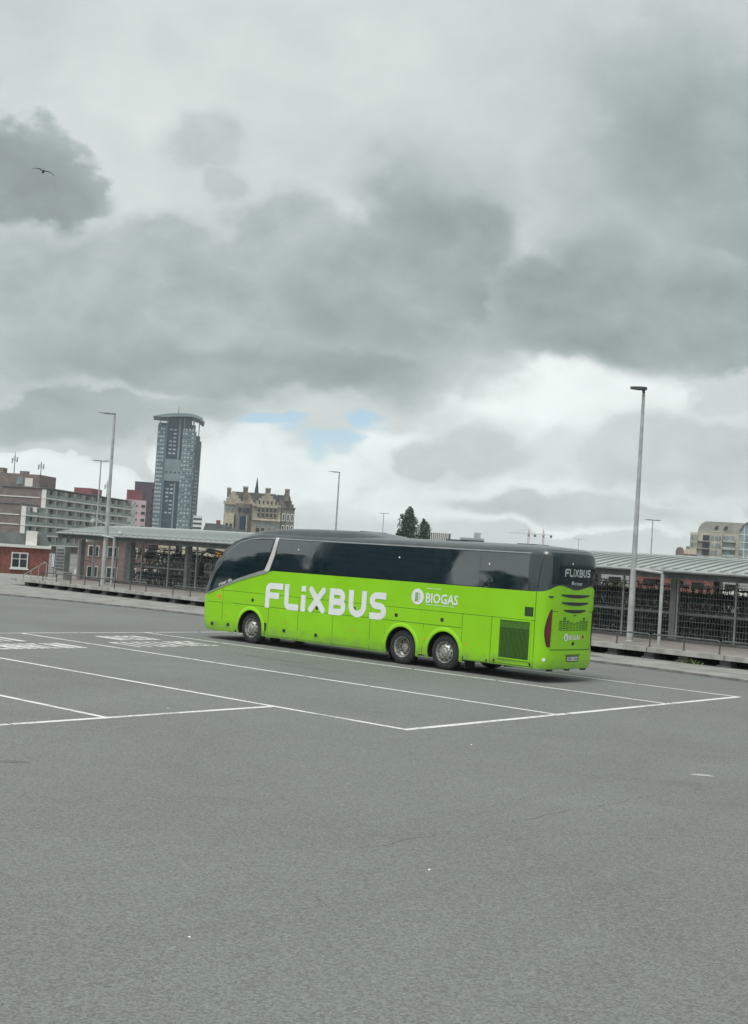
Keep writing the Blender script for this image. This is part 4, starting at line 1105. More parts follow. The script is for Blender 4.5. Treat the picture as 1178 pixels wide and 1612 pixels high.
if True:
    biogas(fs_, -4.20, 1.99, 1.0, .009)
    for u0, u1, z in ((-3.88, -3.34, 2.235), (-3.88, -2.86, 1.775)):
        m = MB(); n = int((u1 - u0) / .042)
        for i in range(n):
            if i % 7 == 6: continue
            a = u0 + i * (u1 - u0) / n; m.add([fs_(a, z, .009), fs_(a + .024, z, .009), fs_(a + .024, z + .03, .009), fs_(a, z + .03, .009)], [(0, 1, 2, 3)])
        m.build('small_print', 'white', bus, fix=False, kind='stuff')
    biogas(fr_, -.36, 1.22, .46, .013)
    disc(fr_, .47, 1.22, .075, .013, 'sticker', 'yellow', bus); disc(fr_, .48, 1.23, .045, .0145, 'sticker', 'red', bus, 10) 
    disc(fs_, -12.66, 1.42, .10, .009, 'sticker', 'yellow', bus, 6); disc(fs_, -12.66, 1.42, .05, .011, 'sticker', 'orange', bus, 8)
    text('irizar', fr_, -.16, 2.635, .13, .020, bus, bpy.data.materials['grey_white_vinyl'], 'maker_lettering', .002, .42)
    disc(fr_, -.23, 2.685, .055, .020, 'maker_emblem', bpy.data.materials['grey_white_vinyl'], bus, 14)
    # small lettering that climbs the driver window's lower edge
    sl_ = -.31
    ft = lambda u, v, o: on_side(12.72 - u, 1.755 + v + u * .33, o)
    text('irizar i6s', ft, 0, 0, .15, .012, bus, 'white', 'maker_lettering', .002, .62)
    # small white discs laid on the glass as bright specks
    for x, z in ((9.15, 3.12), (5.0, 3.08), (1.75, 3.06)): disc(fs_, -x, z, .028, .009, 'window_speck', 'white', bus, 8)
    disc(fr_, -.28, 3.2, .03, .018, 'window_speck', 'white', bus, 8)
    dq = MB(); dq.add([fs_(-.52, 2.62, .009), fs_(-.44, 2.62, .009), fs_(-.44, 2.76, .009), fs_(-.52, 2.76, .009)], [(0, 1, 2, 3)]); dq.build('window_catch', 'black', bus, fix=False)

# ------------------------------------------------------------------ city behind
def bldg(name, x, y, rz, label, cat='building'): return empty(name, (x, y, CITY), R_(rz), label, cat)
def P(parent, name, m, *boxes, kind=None):
    b = MB()
    for q in boxes: b.box(*q)
    return b.build(name, m, parent, kind=kind)
def zz(z): return z - CITY          # absolute height -> local height
# --- apartment block with open balconies (local x runs away along the wing, y into the building)
ap = bldg('apartment_block', -98.3, 380, 82.0, 'long brown brick apartment block with white-lined balconies at far left')
top = zz(16.7); fh = 2.78; LW = 78
P(ap, 'wall', 'brick_brown', (0, LW, 0, 12, 0, top - .3), (0, 14, 12, 34, 0, top - .3), (-13.8, -.002, .01, 34, 0, zz(11.1)))
P(ap, 'roof', 'slate', (-.3, LW + .3, -1.5, 12.3, top - .3, top), (.0, 14.3, 12.3, 34, top - .3, top), (-14, 0, .5, 34, zz(11.1), zz(11.1) + .3))
P(ap, 'penthouse', 'brick_brown', (.3, 13, 1.2, 34, top, zz(20.4)))
P(ap, 'penthouse_window', 'winlit', (.16, .3, 6.2, 8.2, top + .5, top + 2.6)); P(ap, 'penthouse_window', 'winlit', (.16, .3, 22.6, 24, top + .7, top + 2.6)); P(ap, 'penthouse_door', 'whitepaint', (.14, .3, 3.2, 5.6, top + .05, top + 2.5))
for k in range(7):      # balcony rows, one part each
    z0 = top - .3 - fh * (k + 1)
    if z0 < .5: break
    xs = 0 if k < 2 else -13.8
    P(ap, 'balcony_slab', 'whitepaint', (xs - .2, LW, -1.5, -.002, z0 - .26, z0 + .17))
    P(ap, 'balcony_parapet', 'parapet', (xs, LW, -1.45, -1.38, z0 + .26, z0 + 1.05))
    b = MB(); w = MB(); x = xs + 1
    while x < LW - 3:
        b.box(x, x + 1.5, -.08, -.024, z0 + .2, z0 + 2.3); w.box(x + 1.7, x + 3.1, -.08, -.024, z0 + .9, z0 + 2.3); x += 5.0
    b.build('balcony_doors', 'winpane', ap, kind='stuff'); w.build('windows', 'winlit', ap, kind='stuff')
    P(ap, 'balcony_wall', 'balc_wall', (xs + .1, LW, -.02, -.004, z0 + .13, z0 + fh - .18))
    d = MB(); x = xs
    while x <= LW: d.box(x - .12, x + .12, -1.36, -.003, z0 + .172, z0 + fh - .27); x += 7.8
    d.build('balcony_dividers', 'whitepaint', ap, kind='stuff')
    P(ap, 'end_band', 'whitepaint', (xs - .15, xs - .003, .6, 33.9, z0 - .15, z0 + .12))
    P(ap, 'stair_window', 'winpane', (xs - .13, xs - .003, 20.5, 21.6, z0 + .5, z0 + 2.4)); P(ap, 'stair_window', 'winlit', (xs - .13, xs - .003, 27.5, 30.5, z0 + .5, z0 + 2.2))
def antenna(x, y, z, h, label):
    o = tag(link('antenna_mast', None, None, (x, y, z)), label, 'antenna')
    MB().tube((0, 0, 0), (0, 0, h), .16, .08, 6).build('mast', 'rail', o)
    b = MB()
    for dx, hz in ((-.7, h * .62), (.75, h * .66), (0, h * .72)): b.box(dx - .18, dx + .18, -.3, 0, hz - .9, hz + .7)
    b.build('aerial_panels', 'steel', o)
    MB().box(-.8, .8, -.08, .08, h * .62, h * .64).build('crossarm', 'rail', o); return o
antenna(-108.4, 385, 20.4, 6.6, 'tall roof antenna mast on the brick block at the left edge')
antenna(-100.4, 385, 20.4, 4.2, 'short roof antenna with panels at the end of the brick block')
antenna(-89.6, 430, 16.7, 5.6, 'roof antenna above the far end of the balcony block')
P(ap, 'roof_hut', 'wine', (46, 56, 2, 8, top, top + 2.4))
P(ap, 'roof_hut', 'greystone', (2, 5, 13.5, 17.5, zz(20.4), zz(20.4) + 1.6)); P(ap, 'roof_hut', 'greystone', (1.5, 3, 5.6, 8, zz(20.4), zz(20.4) + .9))
# --- pink and wine-red block
pk = bldg('pink_building', -93.2, 480, 10, 'pink and grey building with a wine-red top between flats and tower')
P(pk, 'wall', 'pink', (0, 8.0, 0, 14, 0, zz(17.8)))
MB().prism([(1.9, 0), (4.2, 0), (4.2, zz(17)), (3.6, zz(17.2)), (1.4, zz(11))], -.06, -.003).build('grey_panel', 'balc', pk)
P(pk, 'upper_block', 'wine', (.6, 6.2, 1, 14, zz(17.8), zz(21.6)))
for k in range(7):
    z = zz(16.2) - k * 2.6; P(pk, 'window', 'winpane', (6.3, 7.7, -.1, -.005, z - 1.0, z)); P(pk, 'small_window', 'winpane', (4.4, 4.9, -.1, -.005, z - .8, z - .2))
pl_ = bldg('plum_office_slab', -93.5, 500, 10, 'plain plum-dark office slab left against the tower')
P(pl_, 'wall', 'plum', (0, 7.6, 0, 12, 0, zz(25.4))); P(pl_, 'coping', 'rail', (-.1, 7.7, -.1, 12.1, zz(25.4), zz(25.7)))
b = MB()
for k in range(7): b.box(6.6, 7.2, -.1, -.004, zz(5 + k * 2.8), zz(6.4 + k * 2.8))
b.build('windows', 'winpane', pl_, kind='stuff')
# --- the tall tower with the wing roof
tw = bldg('office_tower', -172.2, 1000, 8.8, 'tall blue-grey tower with an overhanging wing-shaped roof')
H = zz(95.5)
P(tw, 'core', 'twr_dark', (.5, 29, 2.2, 30, 0, H))
P(tw, 'left_wing', 'twr_mid', (0, 6.0, .6, 28, 0, H - 2))
P(tw, 'pier', 'twr_mid', (6.0, 7.4, .1, 2.3, 0, H - 1)); P(tw, 'pier', 'twr_lt', (16.2, 17.6, .9, 2.3, zz(68), H)); P(tw, 'pier', 'twr_lt', (15.2, 16.4, .9, 2.3, 0, zz(49)))
# right hand bow front
pts = [(19.3, 0), (21, -.9), (23.5, -1.4), (26, -1.3), (28.4, -.5), (29.6, .9), (30, 4), (30, 28), (19.3, 28)]
MB().slab(pts, 0, H - 6).build('bow_front', 'twr_mid', tw)
MB().slab([(30.05, 2.5), (34.2, 7), (34.8, 26), (30.05, 27)], 0, H - 12).build('side_wing', 'twr_side', tw)
MB().slab([(30.05, 4.0), (33.0, 8), (33.4, 24), (30.05, 25)], H - 12, H - 8).build('side_wing_top', 'twr_side', tw)
P(tw, 'link_block', 'twr_lt', (7.4, 19.3, .3, 2.3, zz(50.5), zz(67.5))); P(tw, 'link_slots', 'winpane', *[(8.2 + i * 3.2, 9.7 + i * 3.2, .2, .31, zz(56.5), zz(57.8)) for i in range(4)])
wl = MB(); wr = MB(); bd_ = MB(); sw = MB(); z = 2.0; k = 0
lit = random.Random(4)
while z < H - 5:
    for i in range(3):
        if lit.random() < .9: wl.box(.5 + i * 1.8, 1.9 + i * 1.8, .45, .61, z + .6, z + 2.2)
    if z < zz(48) or z > zz(69):
        for x in (9.2, 12.4):
            if lit.random() < .92 and z > 26: wr.box(x, x + 2.2, 2.0, 2.21, z + .7, z + 1.9)
    for a, b_ in zip(pts[:6], pts[1:7]):
        n_ = nrm(a, b_); n_ = n_ if n_.y < 0 else -n_
        q = lambda p, o: (p[0] + n_.x * o, p[1] + n_.y * o)
        c, d = q(a, .12), q(b_, .12)
        bd_.add([(c[0], c[1], z), (d[0], d[1], z), (d[0], d[1], z + .9), (c[0], c[1], z + .9)], [(0, 1, 2, 3)])
        if lit.random() < .7:
            e, g = Vector(c).lerp(Vector(d), .15), Vector(c).lerp(Vector(d), .85)
            wl.add([(e.x, e.y, z + 1.2), (g.x, g.y, z + 1.2), (g.x, g.y, z + 2.5), (e.x, e.y, z + 2.5)], [(0, 1, 2, 3)])
    if z < H - 34: sw.add([(30.6, 3.0, z + .5), (33.4, 6.0, z + .5), (33.4, 6.0, z + 1.9), (30.6, 3.0, z + 1.9)], [(0, 1, 2, 3)])
    z += 3.1
wl.build('pale_windows', 'twr_win', tw, kind='stuff', fix=False); wr.build('recessed_windows', 'twr_win', tw, kind='stuff'); bd_.build('floor_bands', 'twr_lt', tw, kind='stuff', fix=False); sw.build('side_windows', 'twr_lt', tw, kind='stuff', fix=False)
P(tw, 'crown_frame', 'twr_lt', (1.5, 2.2, 1, 1.8, H - 2, H + 3), (6.2, 7.2, 1, 2, H - 1, H + 5), (16.4, 17.4, 1, 2, H, H + 6), (27, 28, 0, 1, H - 6, H + 5), (31.5, 32.2, 6, 6.8, H - 9, H + 3), (20, 20.8, -.4, .4, H - 6, H + 5))
P(tw, 'crown_glass', 'twr_dark', (7.5, 26, 3, 26, H, H + 4.5))
cp = [(-4.2, H + 4.2), (1, H + 5.6), (8, H + 7.2), (18, H + 8.2), (25, H + 8.2), (29, H + 7.4), (33.2, H + 5.8), (35.8, H + 2.2), (34.6, H + 2.1), (31, H + 4.6), (25, H + 6.0), (16, H + 5.4), (4, H + 4.0)]
MB().prism(cp, -4, 31).build('wing_roof', 'twr_lt', tw)
MB().tube((15, 10, H + 8), (15, 10, H + 15), .3, .15, 6).build('roof_mast', 'rail', tw)
# --- small pale block right of the tower
pb = bldg('pale_office_block', -132.9, 950, 8, 'small pale office block just right of the tower base'); h = zz(23.0)
P(pb, 'wall', 'winpane', (0, 6.4, 0, 8, 0, h)); P(pb, 'floor_bands', 'whitepaint', *[(-.05, 6.5, -.15, 8, i * 3.3 + 1.2, i * 3.3 + 2.9) for i in range(8)])
# --- cream stepped-gable building with spire
cs = bldg('gabled_stone_building', -53.0, 450, 6.5, 'cream stone building with stepped gables, chimneys and a slim spire')
e = zz(17.9)
P(cs, 'wall', 'cream', (.6, 20.4, .5, 16, 0, e)); P(cs, 'side_wall', 'greystone', (20.4, 25.3, .9, 15, 0, zz(17.4)))
P(cs, 'side_coping', 'slate', (20.3, 25.6, .7, 15.2, zz(17.4), zz(17.8)))
MB().prism([(1, e), (20.3, e), (18.5, zz(22.3)), (3, zz(22.3))], 4, 14).build('roof', 'slate', cs)
MB().prism([(19, e), (24.6, e), (23.5, zz(22.2)), (19, zz(22.2))], 5, 13).build('roof', 'slate', cs)
def stepped(cx, hw, z0, z1, n, y0, y1, name, m):
    pts = [(cx - hw, z0)]
    for i in range(n):
        w = hw * (1 - i / n); z = z0 + (z1 - z0) * (i + 1) / n
        pts += [(cx - w, z), (cx - hw * (1 - (i + 1) / n) - (.35 if i == n - 1 else 0), z)]
    return MB().prism(pts + [(2 * cx - a, b) for a, b in reversed(pts)], y0, y1).build(name, m, cs)
g1 = stepped(15.4, 4.9, e - .4, zz(22.3), 5, -.1, .49, 'stepped_gable', 'cream')
g2 = stepped(3.6, 3.4, e - .4, zz(22.0), 4, .1, .49, 'stepped_gable', 'cream')
g3 = stepped(22.0, 2.9, zz(17.8), zz(22.6), 4, 1.6, 2.2, 'stepped_gable', 'greystone')
g4 = stepped(8.6, 2.4, e, zz(22.2), 4, 1.2, 1.7, 'stepped_gable', 'cream')
for x, z, w in ((1.9, 23.4, .7), (7.6, 24.2, .85), (15.5, 24.2, .9), (22.3, 24.3, .8)):
    P(cs, 'chimney', 'greystone', (x - w, x + w, .6, 2.2, zz(20), zz(z) - .5)); P(cs, 'chimney_cap', 'cream', (x - w - .1, x + w + .1, .5, 2.3, zz(z) - .5, zz(z)))
MB().slab([(4.3, .5), (5.3, -1.2), (7.3, -1.9), (9.2, -1.4), (10.3, .5)], 0, zz(18.1)).build('corner_bay', 'greystone', cs)
P(cs, 'bay_glass', 'twr_dark', (6.2, 8.4, -2.1, -1.5, zz(6), zz(13.6))); P(cs, 'bay_mullion', 'cream_lt', (8.45, 8.75, -2.0, -1.4, zz(5), zz(13.8)))
P(cs, 'bay_window', 'winpane', (5.6, 6.7, -1.75, -1.2, zz(15.0), zz(16.6))); P(cs, 'bay_window', 'winpane', (7.0, 8.0, -2.0, -1.4, zz(15.0), zz(16.6))); P(cs, 'bay_window', 'winpane', (8.3, 9.1, -1.8, -1.2, zz(15.0), zz(16.6)))
P(cs, 'oriel', 'cream_lt', (.9, 4.2, -.7, .45, zz(6.5), zz(14.2))); P(cs, 'oriel_glass', 'winpane', (1.4, 2.3, -.8, -.6, zz(8.6), zz(10.8)), (2.8, 3.7, -.8, -.6, zz(8.6), zz(10.8)))
P(cs, 'window', 'winlit', (1.2, 2.2, .3, .48, zz(15), zz(17))); P(cs, 'window', 'winlit', (2.8, 3.8, .3, .48, zz(15), zz(17)))
P(cs, 'cornice', 'cream_lt', (10.4, 20.5, -.35, .45, zz(12.6), zz(13.3)))
for i in range(5):
    x = 12.2 + i * 1.45
    P(cs, 'window_surround', 'cream_lt', (x - .12, x + 1.02, -.16, -.102, zz(13.7), zz(17.6) if i != 2 else zz(18.3)))
    P(cs, 'window', 'winpane', (x, x + .9, -.22, -.165, zz(13.9), zz(15.3))); P(cs, 'window', 'winpane', (x, x + .9, -.22, -.165, zz(15.6), zz(17.2)))
    P(cs, 'slit_window', 'winpane', (x + .25, x + .75, -.2, -.105, zz(18.5), zz(19.6)))
for x in (12.0, 13.8, 16.2, 18.0):
    P(cs, 'window_surround', 'cream_lt', (x - .12, x + 1.42, .38, .495, zz(8.3), zz(12.0))); P(cs, 'window', 'winpane', (x, x + 1.3, .3, .375, zz(8.4), zz(10.0))); P(cs, 'window', 'winlit', (x, x + 1.3, .3, .375, zz(10.3), zz(11.8)))
for x in (21.1, 22.7, 24.1):
    for z in (10.2, 14.3): P(cs, 'window_surround', 'whitepaint', (x - .1, x + .9, .8, .895, zz(z - 1.4), zz(z + 1.3))); P(cs, 'window', 'winpane', (x + .15, x + .65, .72, .795, zz(z - 1.0), zz(z + 1.0)))
MB().lathe([(1.0, 0), (.75, .8), (.05, zz(28.2) - zz(22.0))], 8, 'z', (11.6, 7, zz(21.9))).build('spire', 'spire', cs)
# --- low slate-roofed sheds in front of it
lr = bldg('low_slate_building', -39.6, 300, 7, 'low building with grey roof left of the gabled stone building')
P(lr, 'wall', 'greystone', (0, 12, 0, 10, 0, zz(5.6))); MB().prism([(-.2, zz(5.6)), (12, zz(5.6)), (10.5, zz(6.6)), (4, zz(8.0)), (.6, zz(8.0))], .2, 9.8).build('roof', 'slate', lr)
P(lr, 'chimney', 'brick_red', (3.0, 4.0, 3, 4, zz(7.8), zz(8.9))); P(lr, 'gable_trim', 'whitepaint', (0, 12, -.06, -.004, zz(5.2), zz(5.6)))
# --- striped hall and low offices beyond the poplars
sh = bldg('striped_office', 25.0, 600, -2.5, 'small office with vertical pale stripes right of the poplars'); P(sh, 'wall', 'rail', (0, 11.4, 0, 12, 0, zz(15.2)))
P(sh, 'fins', 'whitepaint', *[(i * .9, i * .9 + .42, -.3, -.003, zz(9), zz(15.4)) for i in range(12)])
lo2 = bldg('flat_office', 41.0, 600, -4, 'flat far office with a roof plant box above the coach roof'); P(lo2, 'wall', 'greystone', (0, 11, 0, 12, 0, zz(13.7))); P(lo2, 'plant_box', 'balc', (6.3, 9.4, 2, 6, zz(13.7), zz(16.6))); P(lo2, 'parapet', 'steel', (-.1, 11.1, -.2, -.003, zz(12.9), zz(13.9)))
# --- two tower cranes
def crane(x, y, top_z, jl, jr, jib_z, label):
    o = bldg('tower_crane', x, y, 0, label, 'crane'); m = MB(); h = zz(top_z)
    for sx in (-.8, .8):
        for sy in (-.8, .8): m.box(sx - .16, sx + .16, sy - .16, sy + .16, 0, h - 5)
    z = 0
    while z < h - 6:
        m.tube((-.8, -.8, z), (.8, -.8, z + 2), .12, n=4); m.tube((.8, -.8, z + 2), (-.8, -.8, z + 4), .12, n=4); z += 4
    m.build('mast', 'cranered', o); MB().tube((0, 0, h - 5), (0, 0, h), .8, .2, 4).build('apex', 'cranered', o)
    jz = zz(jib_z); m = MB()
    for a, b_ in ((-jl, jr),):
        m.box(a, b_, -.5, -.25, jz, jz + .3); m.box(a, b_, .25, .5, jz, jz + .3); m.box(a, b_, -.12, .12, jz + 1.2, jz + 1.45)
        x_ = a
        while x_ < b_ - 2: m.tube((x_, -.3, jz + .1), (x_ + 1, 0, jz + 1.3), .1, n=3); m.tube((x_ + 1, 0, jz + 1.3), (x_ + 2, -.3, jz + .1), .1, n=3); x_ += 2
    m.build('jib', 'cranewhite', o); MB().tube((0, 0, h - .4), (-jl * .7, 0, jz + 1.4), .09, n=4).build('tie_bar', 'rail', o)
    P(o, 'counterweight', 'rail', (jr - 2.8, jr - .2, -.7, .7, jz - 2.6, jz + .4)); P(o, 'cab', 'rail', (-1.1, 1.1, -1.1, -.2, jz - 2.6, jz - .3)); return o
crane(181.8, 1500, 45.3, 24, 9, 38.5, 'left of two far red-white tower cranes with the long jib')
crane(199.0, 1500, 46.4, 7, 10.5, 38.6, 'right of two far red-white tower cranes above the coach tail')
# --- cream apartment building with barrel roof at the right
M['flats'] = mat('pale_flats_brick', (.46, .43, .36), .8, var=.12, scale=.4)
rb_ = bldg('barrel_roof_flats', 118.4, 480, -14.5, 'cream apartment building with curved barrel roof and arched glass gable at right')
h0 = zz(19.2)
P(rb_, 'wall', 'flats', (0, 45, .8, 16, 0, h0))
bp2 = [(2.6, h0)] + [(6.2 - 3.6 * math.cos(R_(a)), h0 + 4.4 * math.sin(R_(a))) for a in (15, 30, 45, 60, 75, 90)] + [(45, h0 + 4.4), (45, h0)]
MB().prism(bp2, 1.4, 15).build('barrel_roof', 'cream_lt', rb_)
bpy.data.objects['barrel_roof'].data.materials[0] = mat('zinc_roof', (.34, .34, .31), .6, var=.1, scale=.3)
for x in (8.5, 11.8): MB().prism([(x, h0 + 1.6), (x + 1.2, h0 + 1.6), (x + 1.6, h0 + 2.8), (x + .5, h0 + 2.8)], 1.1, 1.8).build('dormer', 'winpane', rb_)
fl = [(0.0, 2.6, .0), (7.2, 11.6, -.6), (16.4, 18.0, .0)]
for a, b_, y in fl: P(rb_, 'bay', 'flats', (a, b_, y, .79, 0, h0 + (.6 if a == 7.2 else -.3)))
for k in range(8):
    z = h0 - 1.2 - k * 2.75
    if z < 1: break
    P(rb_, 'balcony', 'steel', (2.7, 7.1, -.5, .78, z - 2.0, z - 1.75)); P(rb_, 'balcony', 'balc', (11.8, 16.3, -.4, .78, z - 1.9, z - .9))
    P(rb_, 'window', 'winpane', (4.6, 6.9, .6, .795, z - 1.6, z + .4)); P(rb_, 'window', 'winlit', (12.2, 15.9, .6, .795, z - .8, z + .5))
    for x in (.5, 1.6): P(rb_, 'window', 'winlit', (x, x + .7, -.1, -.004, z - 1.4, z + .2))
    for x in (7.7, 9.0, 10.3): P(rb_, 'window', 'winlit', (x, x + .9, -.7, -.604, z - 1.4, z + .3))
    for x in (7.6, 10.2): P(rb_, 'window_surround', 'brick_pink', (x - .35, x - .1, -.66, -.603, z - 1.7, z + .6))
ga = [(17.6, 0), (17.6, h0)] + [(22.6 - 5.0 * math.cos(R_(a)), h0 + 5.2 * math.sin(R_(a))) for a in range(15, 180, 15)] + [(27.6, h0), (27.6, 0)]
MB().prism(ga, -1.6, 1.39).build('glass_gable', 'winlit', rb_)
gi = [(22.6 + (p[0] - 22.6) * 1.0, p[1]) for p in ga[2:-2]]
m = MB()
for a, b_ in zip(gi, gi[1:]): m.tube((a[0], -1.7, a[1]), (b_[0], -1.7, b_[1]), .28, n=5)
m.build('arch_rim', 'slate', rb_)
P(rb_, 'gable_mullions', 'whitepaint', *[(17.7 + i * 1.65 - .1, 17.7 + i * 1.65 + .1, -1.75, -1.61, 2, h0 + 4.6 * math.sqrt(max(.0, 1 - ((17.7 + i * 1.65 - 22.6) / 5) ** 2))) for i in range(1, 7)])
P(rb_, 'gable_transoms', 'whitepaint', *[(17.7, 27.5, -1.73, -1.612, h0 - i * 2.75 - .12, h0 - i * 2.75 + .12) for i in range(7)])
P(rb_, 'parapet', 'cream_lt', (7.0, 11.8, -.7, -.3, h0 + .6, h0 + .9))
# --- small brick house left of it
sb_ = bldg('round_topped_house', 103.9, 440, -13, 'small dark brick house with round-topped gable left of the cream flats')
ga = [(0, 0), (0, zz(11.2))] + [(1.35 - 1.35 * math.cos(R_(a)), zz(11.2) + 1.3 * math.sin(R_(a))) for a in range(20, 180, 20)] + [(2.7, zz(11.2)), (2.7, 0)]
MB().prism(ga, 0, 9).build('gable_wall', 'brick_brown', sb_); P(sb_, 'wall', 'brick_brown', (2.71, 7, .2, 9, 0, zz(10.2)))
MB().prism([(2.75, zz(10.2)), (7, zz(10.2)), (6.6, zz(11.9)), (3, zz(11.9))], .1, 8).build('roof', 'cream_lt', sb_); P(sb_, 'window', 'winpane', (3.2, 4.2, .1, .196, zz(8.6), zz(9.9))); P(sb_, 'window', 'winpane', (5.0, 6.2, .1, .196, zz(8.6), zz(9.9))); P(sb_, 'dormer', 'slate', (3.4, 4.6, 1, 4, zz(11.9), zz(12.9)))
# --- red brick house at the left edge
rh = bldg('red_brick_house', -37.6, 130, 15, 'red brick house with white double window at the left edge'); 
P(rh, 'wall', 'brick_red', (-8, 5.0, 0, 8, 0, zz(1.55))); P(rh, 'cornice', 'whitepaint', (-8.1, 5.15, -.25, 8.1, zz(1.55), zz(1.82)))
MB().prism([(-8, zz(1.83)), (5.0, zz(1.83)), (4.6, zz(3.0)), (-8, zz(3.0))], 1.5, 7).build('roof', 'slate', rh)
P(rh, 'chimney', 'whitepaint', (2.6, 3.7, .6, 1.6, zz(1.83), zz(3.3))); P(rh, 'corner_pier', 'whitepaint', (-.1, .1, -.12, -.004, 0, zz(1.55)))
def dwin(x, z, w, h):
    f = P(rh, 'window', 'whitepaint', (x, x + w, -.12, -.004, z, z + h)); 
    for a in (.08, .54):
        P(f, 'pane', 'winpane', (x + w * a, x + w * (a + .38), -.15, -.125, z + h * .08, z + h * .56)); P(f, 'pane', 'winpane', (x + w * a, x + w * (a + .38), -.15, -.125, z + h * .63, z + h * .92))
    P(f, 'sill', 'whitepaint', (x - .1, x + w + .1, -.25, -.004, z - .15, z - .005))
dwin(1.3, zz(-.55), 1.65, 1.6); dwin(-2.4, zz(-.6), 1.6, 1.9); dwin(-1.6, zz(-2.3), .9, .8); dwin(1.0, zz(-2.45), 2.0, .55)
# --- low red brick and pale buildings seen under the shed roof
b1 = bldg('brick_terrace', -34.0, 150, 14, 'low reddish brick terrace seen through the left end of the shed'); P(b1, 'wall', 'brick_pink', (0, 12, 0, 8, 0, zz(2.9))); P(b1, 'roof', 'slate', (-.2, 12.2, -.3, 8, zz(2.9), zz(3.2)))
for x in (1, 3.2, 5.4, 7.6, 9.8):
    for z in (-1.6, .8): P(b1, 'window_frame', 'whitepaint', (x, x + 1.3, -.1, -.004, zz(z), zz(z + 1.3))); P(b1, 'window', 'winpane', (x + .12, x + 1.18, -.15, -.104, zz(z + .1), zz(z + 1.2)))
b2 = bldg('pale_terrace', -22.5, 135, 8, 'pale low terrace with shopfronts seen through the shed beside the coach front'); P(b2, 'wall', 'cream_lt', (0, 9, 0, 8, 0, zz(2.6))); P(b2, 'fascia', 'whitepaint', (-.1, 6, -.3, -.004, zz(1.0), zz(1.7))); P(b2, 'orange_panel', 'orange', (6.2, 7.6, -.2, -.004, zz(.6), zz(2.4)))
for x in (.4, 2.4, 4.4, 7.7): P(b2, 'window', 'winpane', (x, x + 1.2, -.15, -.004, zz(-1.2), zz(.7)))
b3 = bldg('brick_warehouse', 22.5, 112, -14, 'red brick warehouse seen through the right part of the shed'); P(b3, 'wall', 'brick_red', (0, 10, 0, 9, 0, zz(3.2))); P(b3, 'roof', 'slate', (-.2, 10.2, -.2, 9.2, zz(3.2), zz(3.6)))
for x in (1, 4, 7): P(b3, 'window', 'winpane', (x, x + 1.5, -.1, -.004, zz(-.5), zz(1.2)))
b4 = bldg('white_cabin', 27.4, 100, -16, 'white site cabin seen through the shed mesh at the right edge'); P(b4, 'wall', 'whitepaint', (0, 9, 0, 5, 0, zz(2.55))); P(b4, 'roof', 'steel', (-.1, 9.1, -.1, 5.1, zz(2.55), zz(2.7))); P(b4, 'window', 'winpane', (1.2, 2.6, -.06, -.004, zz(.4), zz(1.6))); P(b4, 'window', 'winpane', (5, 6.4, -.06, -.004, zz(.4), zz(1.6)))
# --- added office blocks out of view at left, shaped for the coach window reflections
st_ = bldg('reflection_offices', -92, 0, 0, 'unseen dark glazed offices added left of the deck for reflections in the coach windows')
P(st_, 'tall_block', 'twr_side', (-20, 0, 19, 32, 0, 34)); P(st_, 'low_block', 'twr_side', (-20, 0, 32.01, 60, 0, 8.2)); P(st_, 'stair_block', 'twr_side', (-20, -2, 34, 36.5, 8.2, 12.5)); P(st_, 'low_block', 'twr_side', (-20, 0, -30, 18.99, 0, 8.0))
for k in range(11): P(st_, 'window_band', 'winpane', (.003, .1, 19.5, 31.5, 1 + k * 3.0, 2.9 + k * 3.0))
for k in range(2): P(st_, 'window_band', 'winpane', (.003, .1, 32.5, 59.5, 1 + k * 3.0, 2.9 + k * 3.0)); P(st_, 'window_band', 'winpane', (.003, .1, -29.5, 18.5, 1 + k * 3.0, 2.9 + k * 3.0))

# ------------------------------------------------------------------ trees and bushes
def leafcloud(m, c, r, n, size, rnd, dirz=.3):
    for _ in range(n):
        u = Vector((rnd.gauss(0, 1), rnd.gauss(0, 1), rnd.gauss(0, 1))).normalized() * (rnd.random() ** .45)
        p = Vector((c[0] + u.x * r[0], c[1] + u.y * r[1], c[2] + u.z * r[2]))
        a = Vector((rnd.gauss(0, 1), rnd.gauss(0, 1), rnd.gauss(0, 1))).normalized(); b_ = a.orthogonal().normalized(); s_ = size * rnd.uniform(.6, 1.3)
        m.add([p - a * s_, p + b_ * s_ * .55, p + a * s_, p - b_ * s_ * .55], [(0, 1, 2, 3)])
def tree(x, y, h, crown, label, leafm, seed, n, size, name='tree', trunk=.2, z0=CITY):
    rnd = random.Random(seed); o = tag(link(name, None, None, (x, y, z0)), label, 'tree')
    t = MB(); t.tube((0, 0, 0), (.1, 0, h * .55), trunk, trunk * .6, 8); t.tube((.1, 0, h * .55), (0, .05, h * .93), trunk * .6, .04, 6)
    for i in range(7):
        a = rnd.uniform(0, 6.28); z = h * rnd.uniform(.3, .75); t.tube((.05, 0, z), (math.cos(a) * crown * .6, math.sin(a) * crown * .6, z + h * .16), trunk * .35, .03, 5)
    t.build('trunk', 'bark', o)
    m = MB(); k = max(6, int(n / 90))
    for i in range(k):
        f = (i + .5) / k; zc = h * (.2 + .76 * f); wr_ = crown * min(1, (1.05 - f) * 3.2) ** .6 * min(1, .5 + f * 2.5) * rnd.uniform(.7, 1.0)
        a = rnd.uniform(0, 6.28); q = wr_ * rnd.uniform(.1, .65)
        leafcloud(m, (math.cos(a) * q, math.sin(a) * q, zc), (wr_ * .62, wr_ * .62, h * .09), n // k, size, rnd)
    m.build('crown', leafm, o, fix=False); return o
tree(9.7, 350, 18.8, 3.7, 'taller of the two dark poplars above the coach roof', 'leaf_dk', 1, 6500, .34, 'poplar_tree')
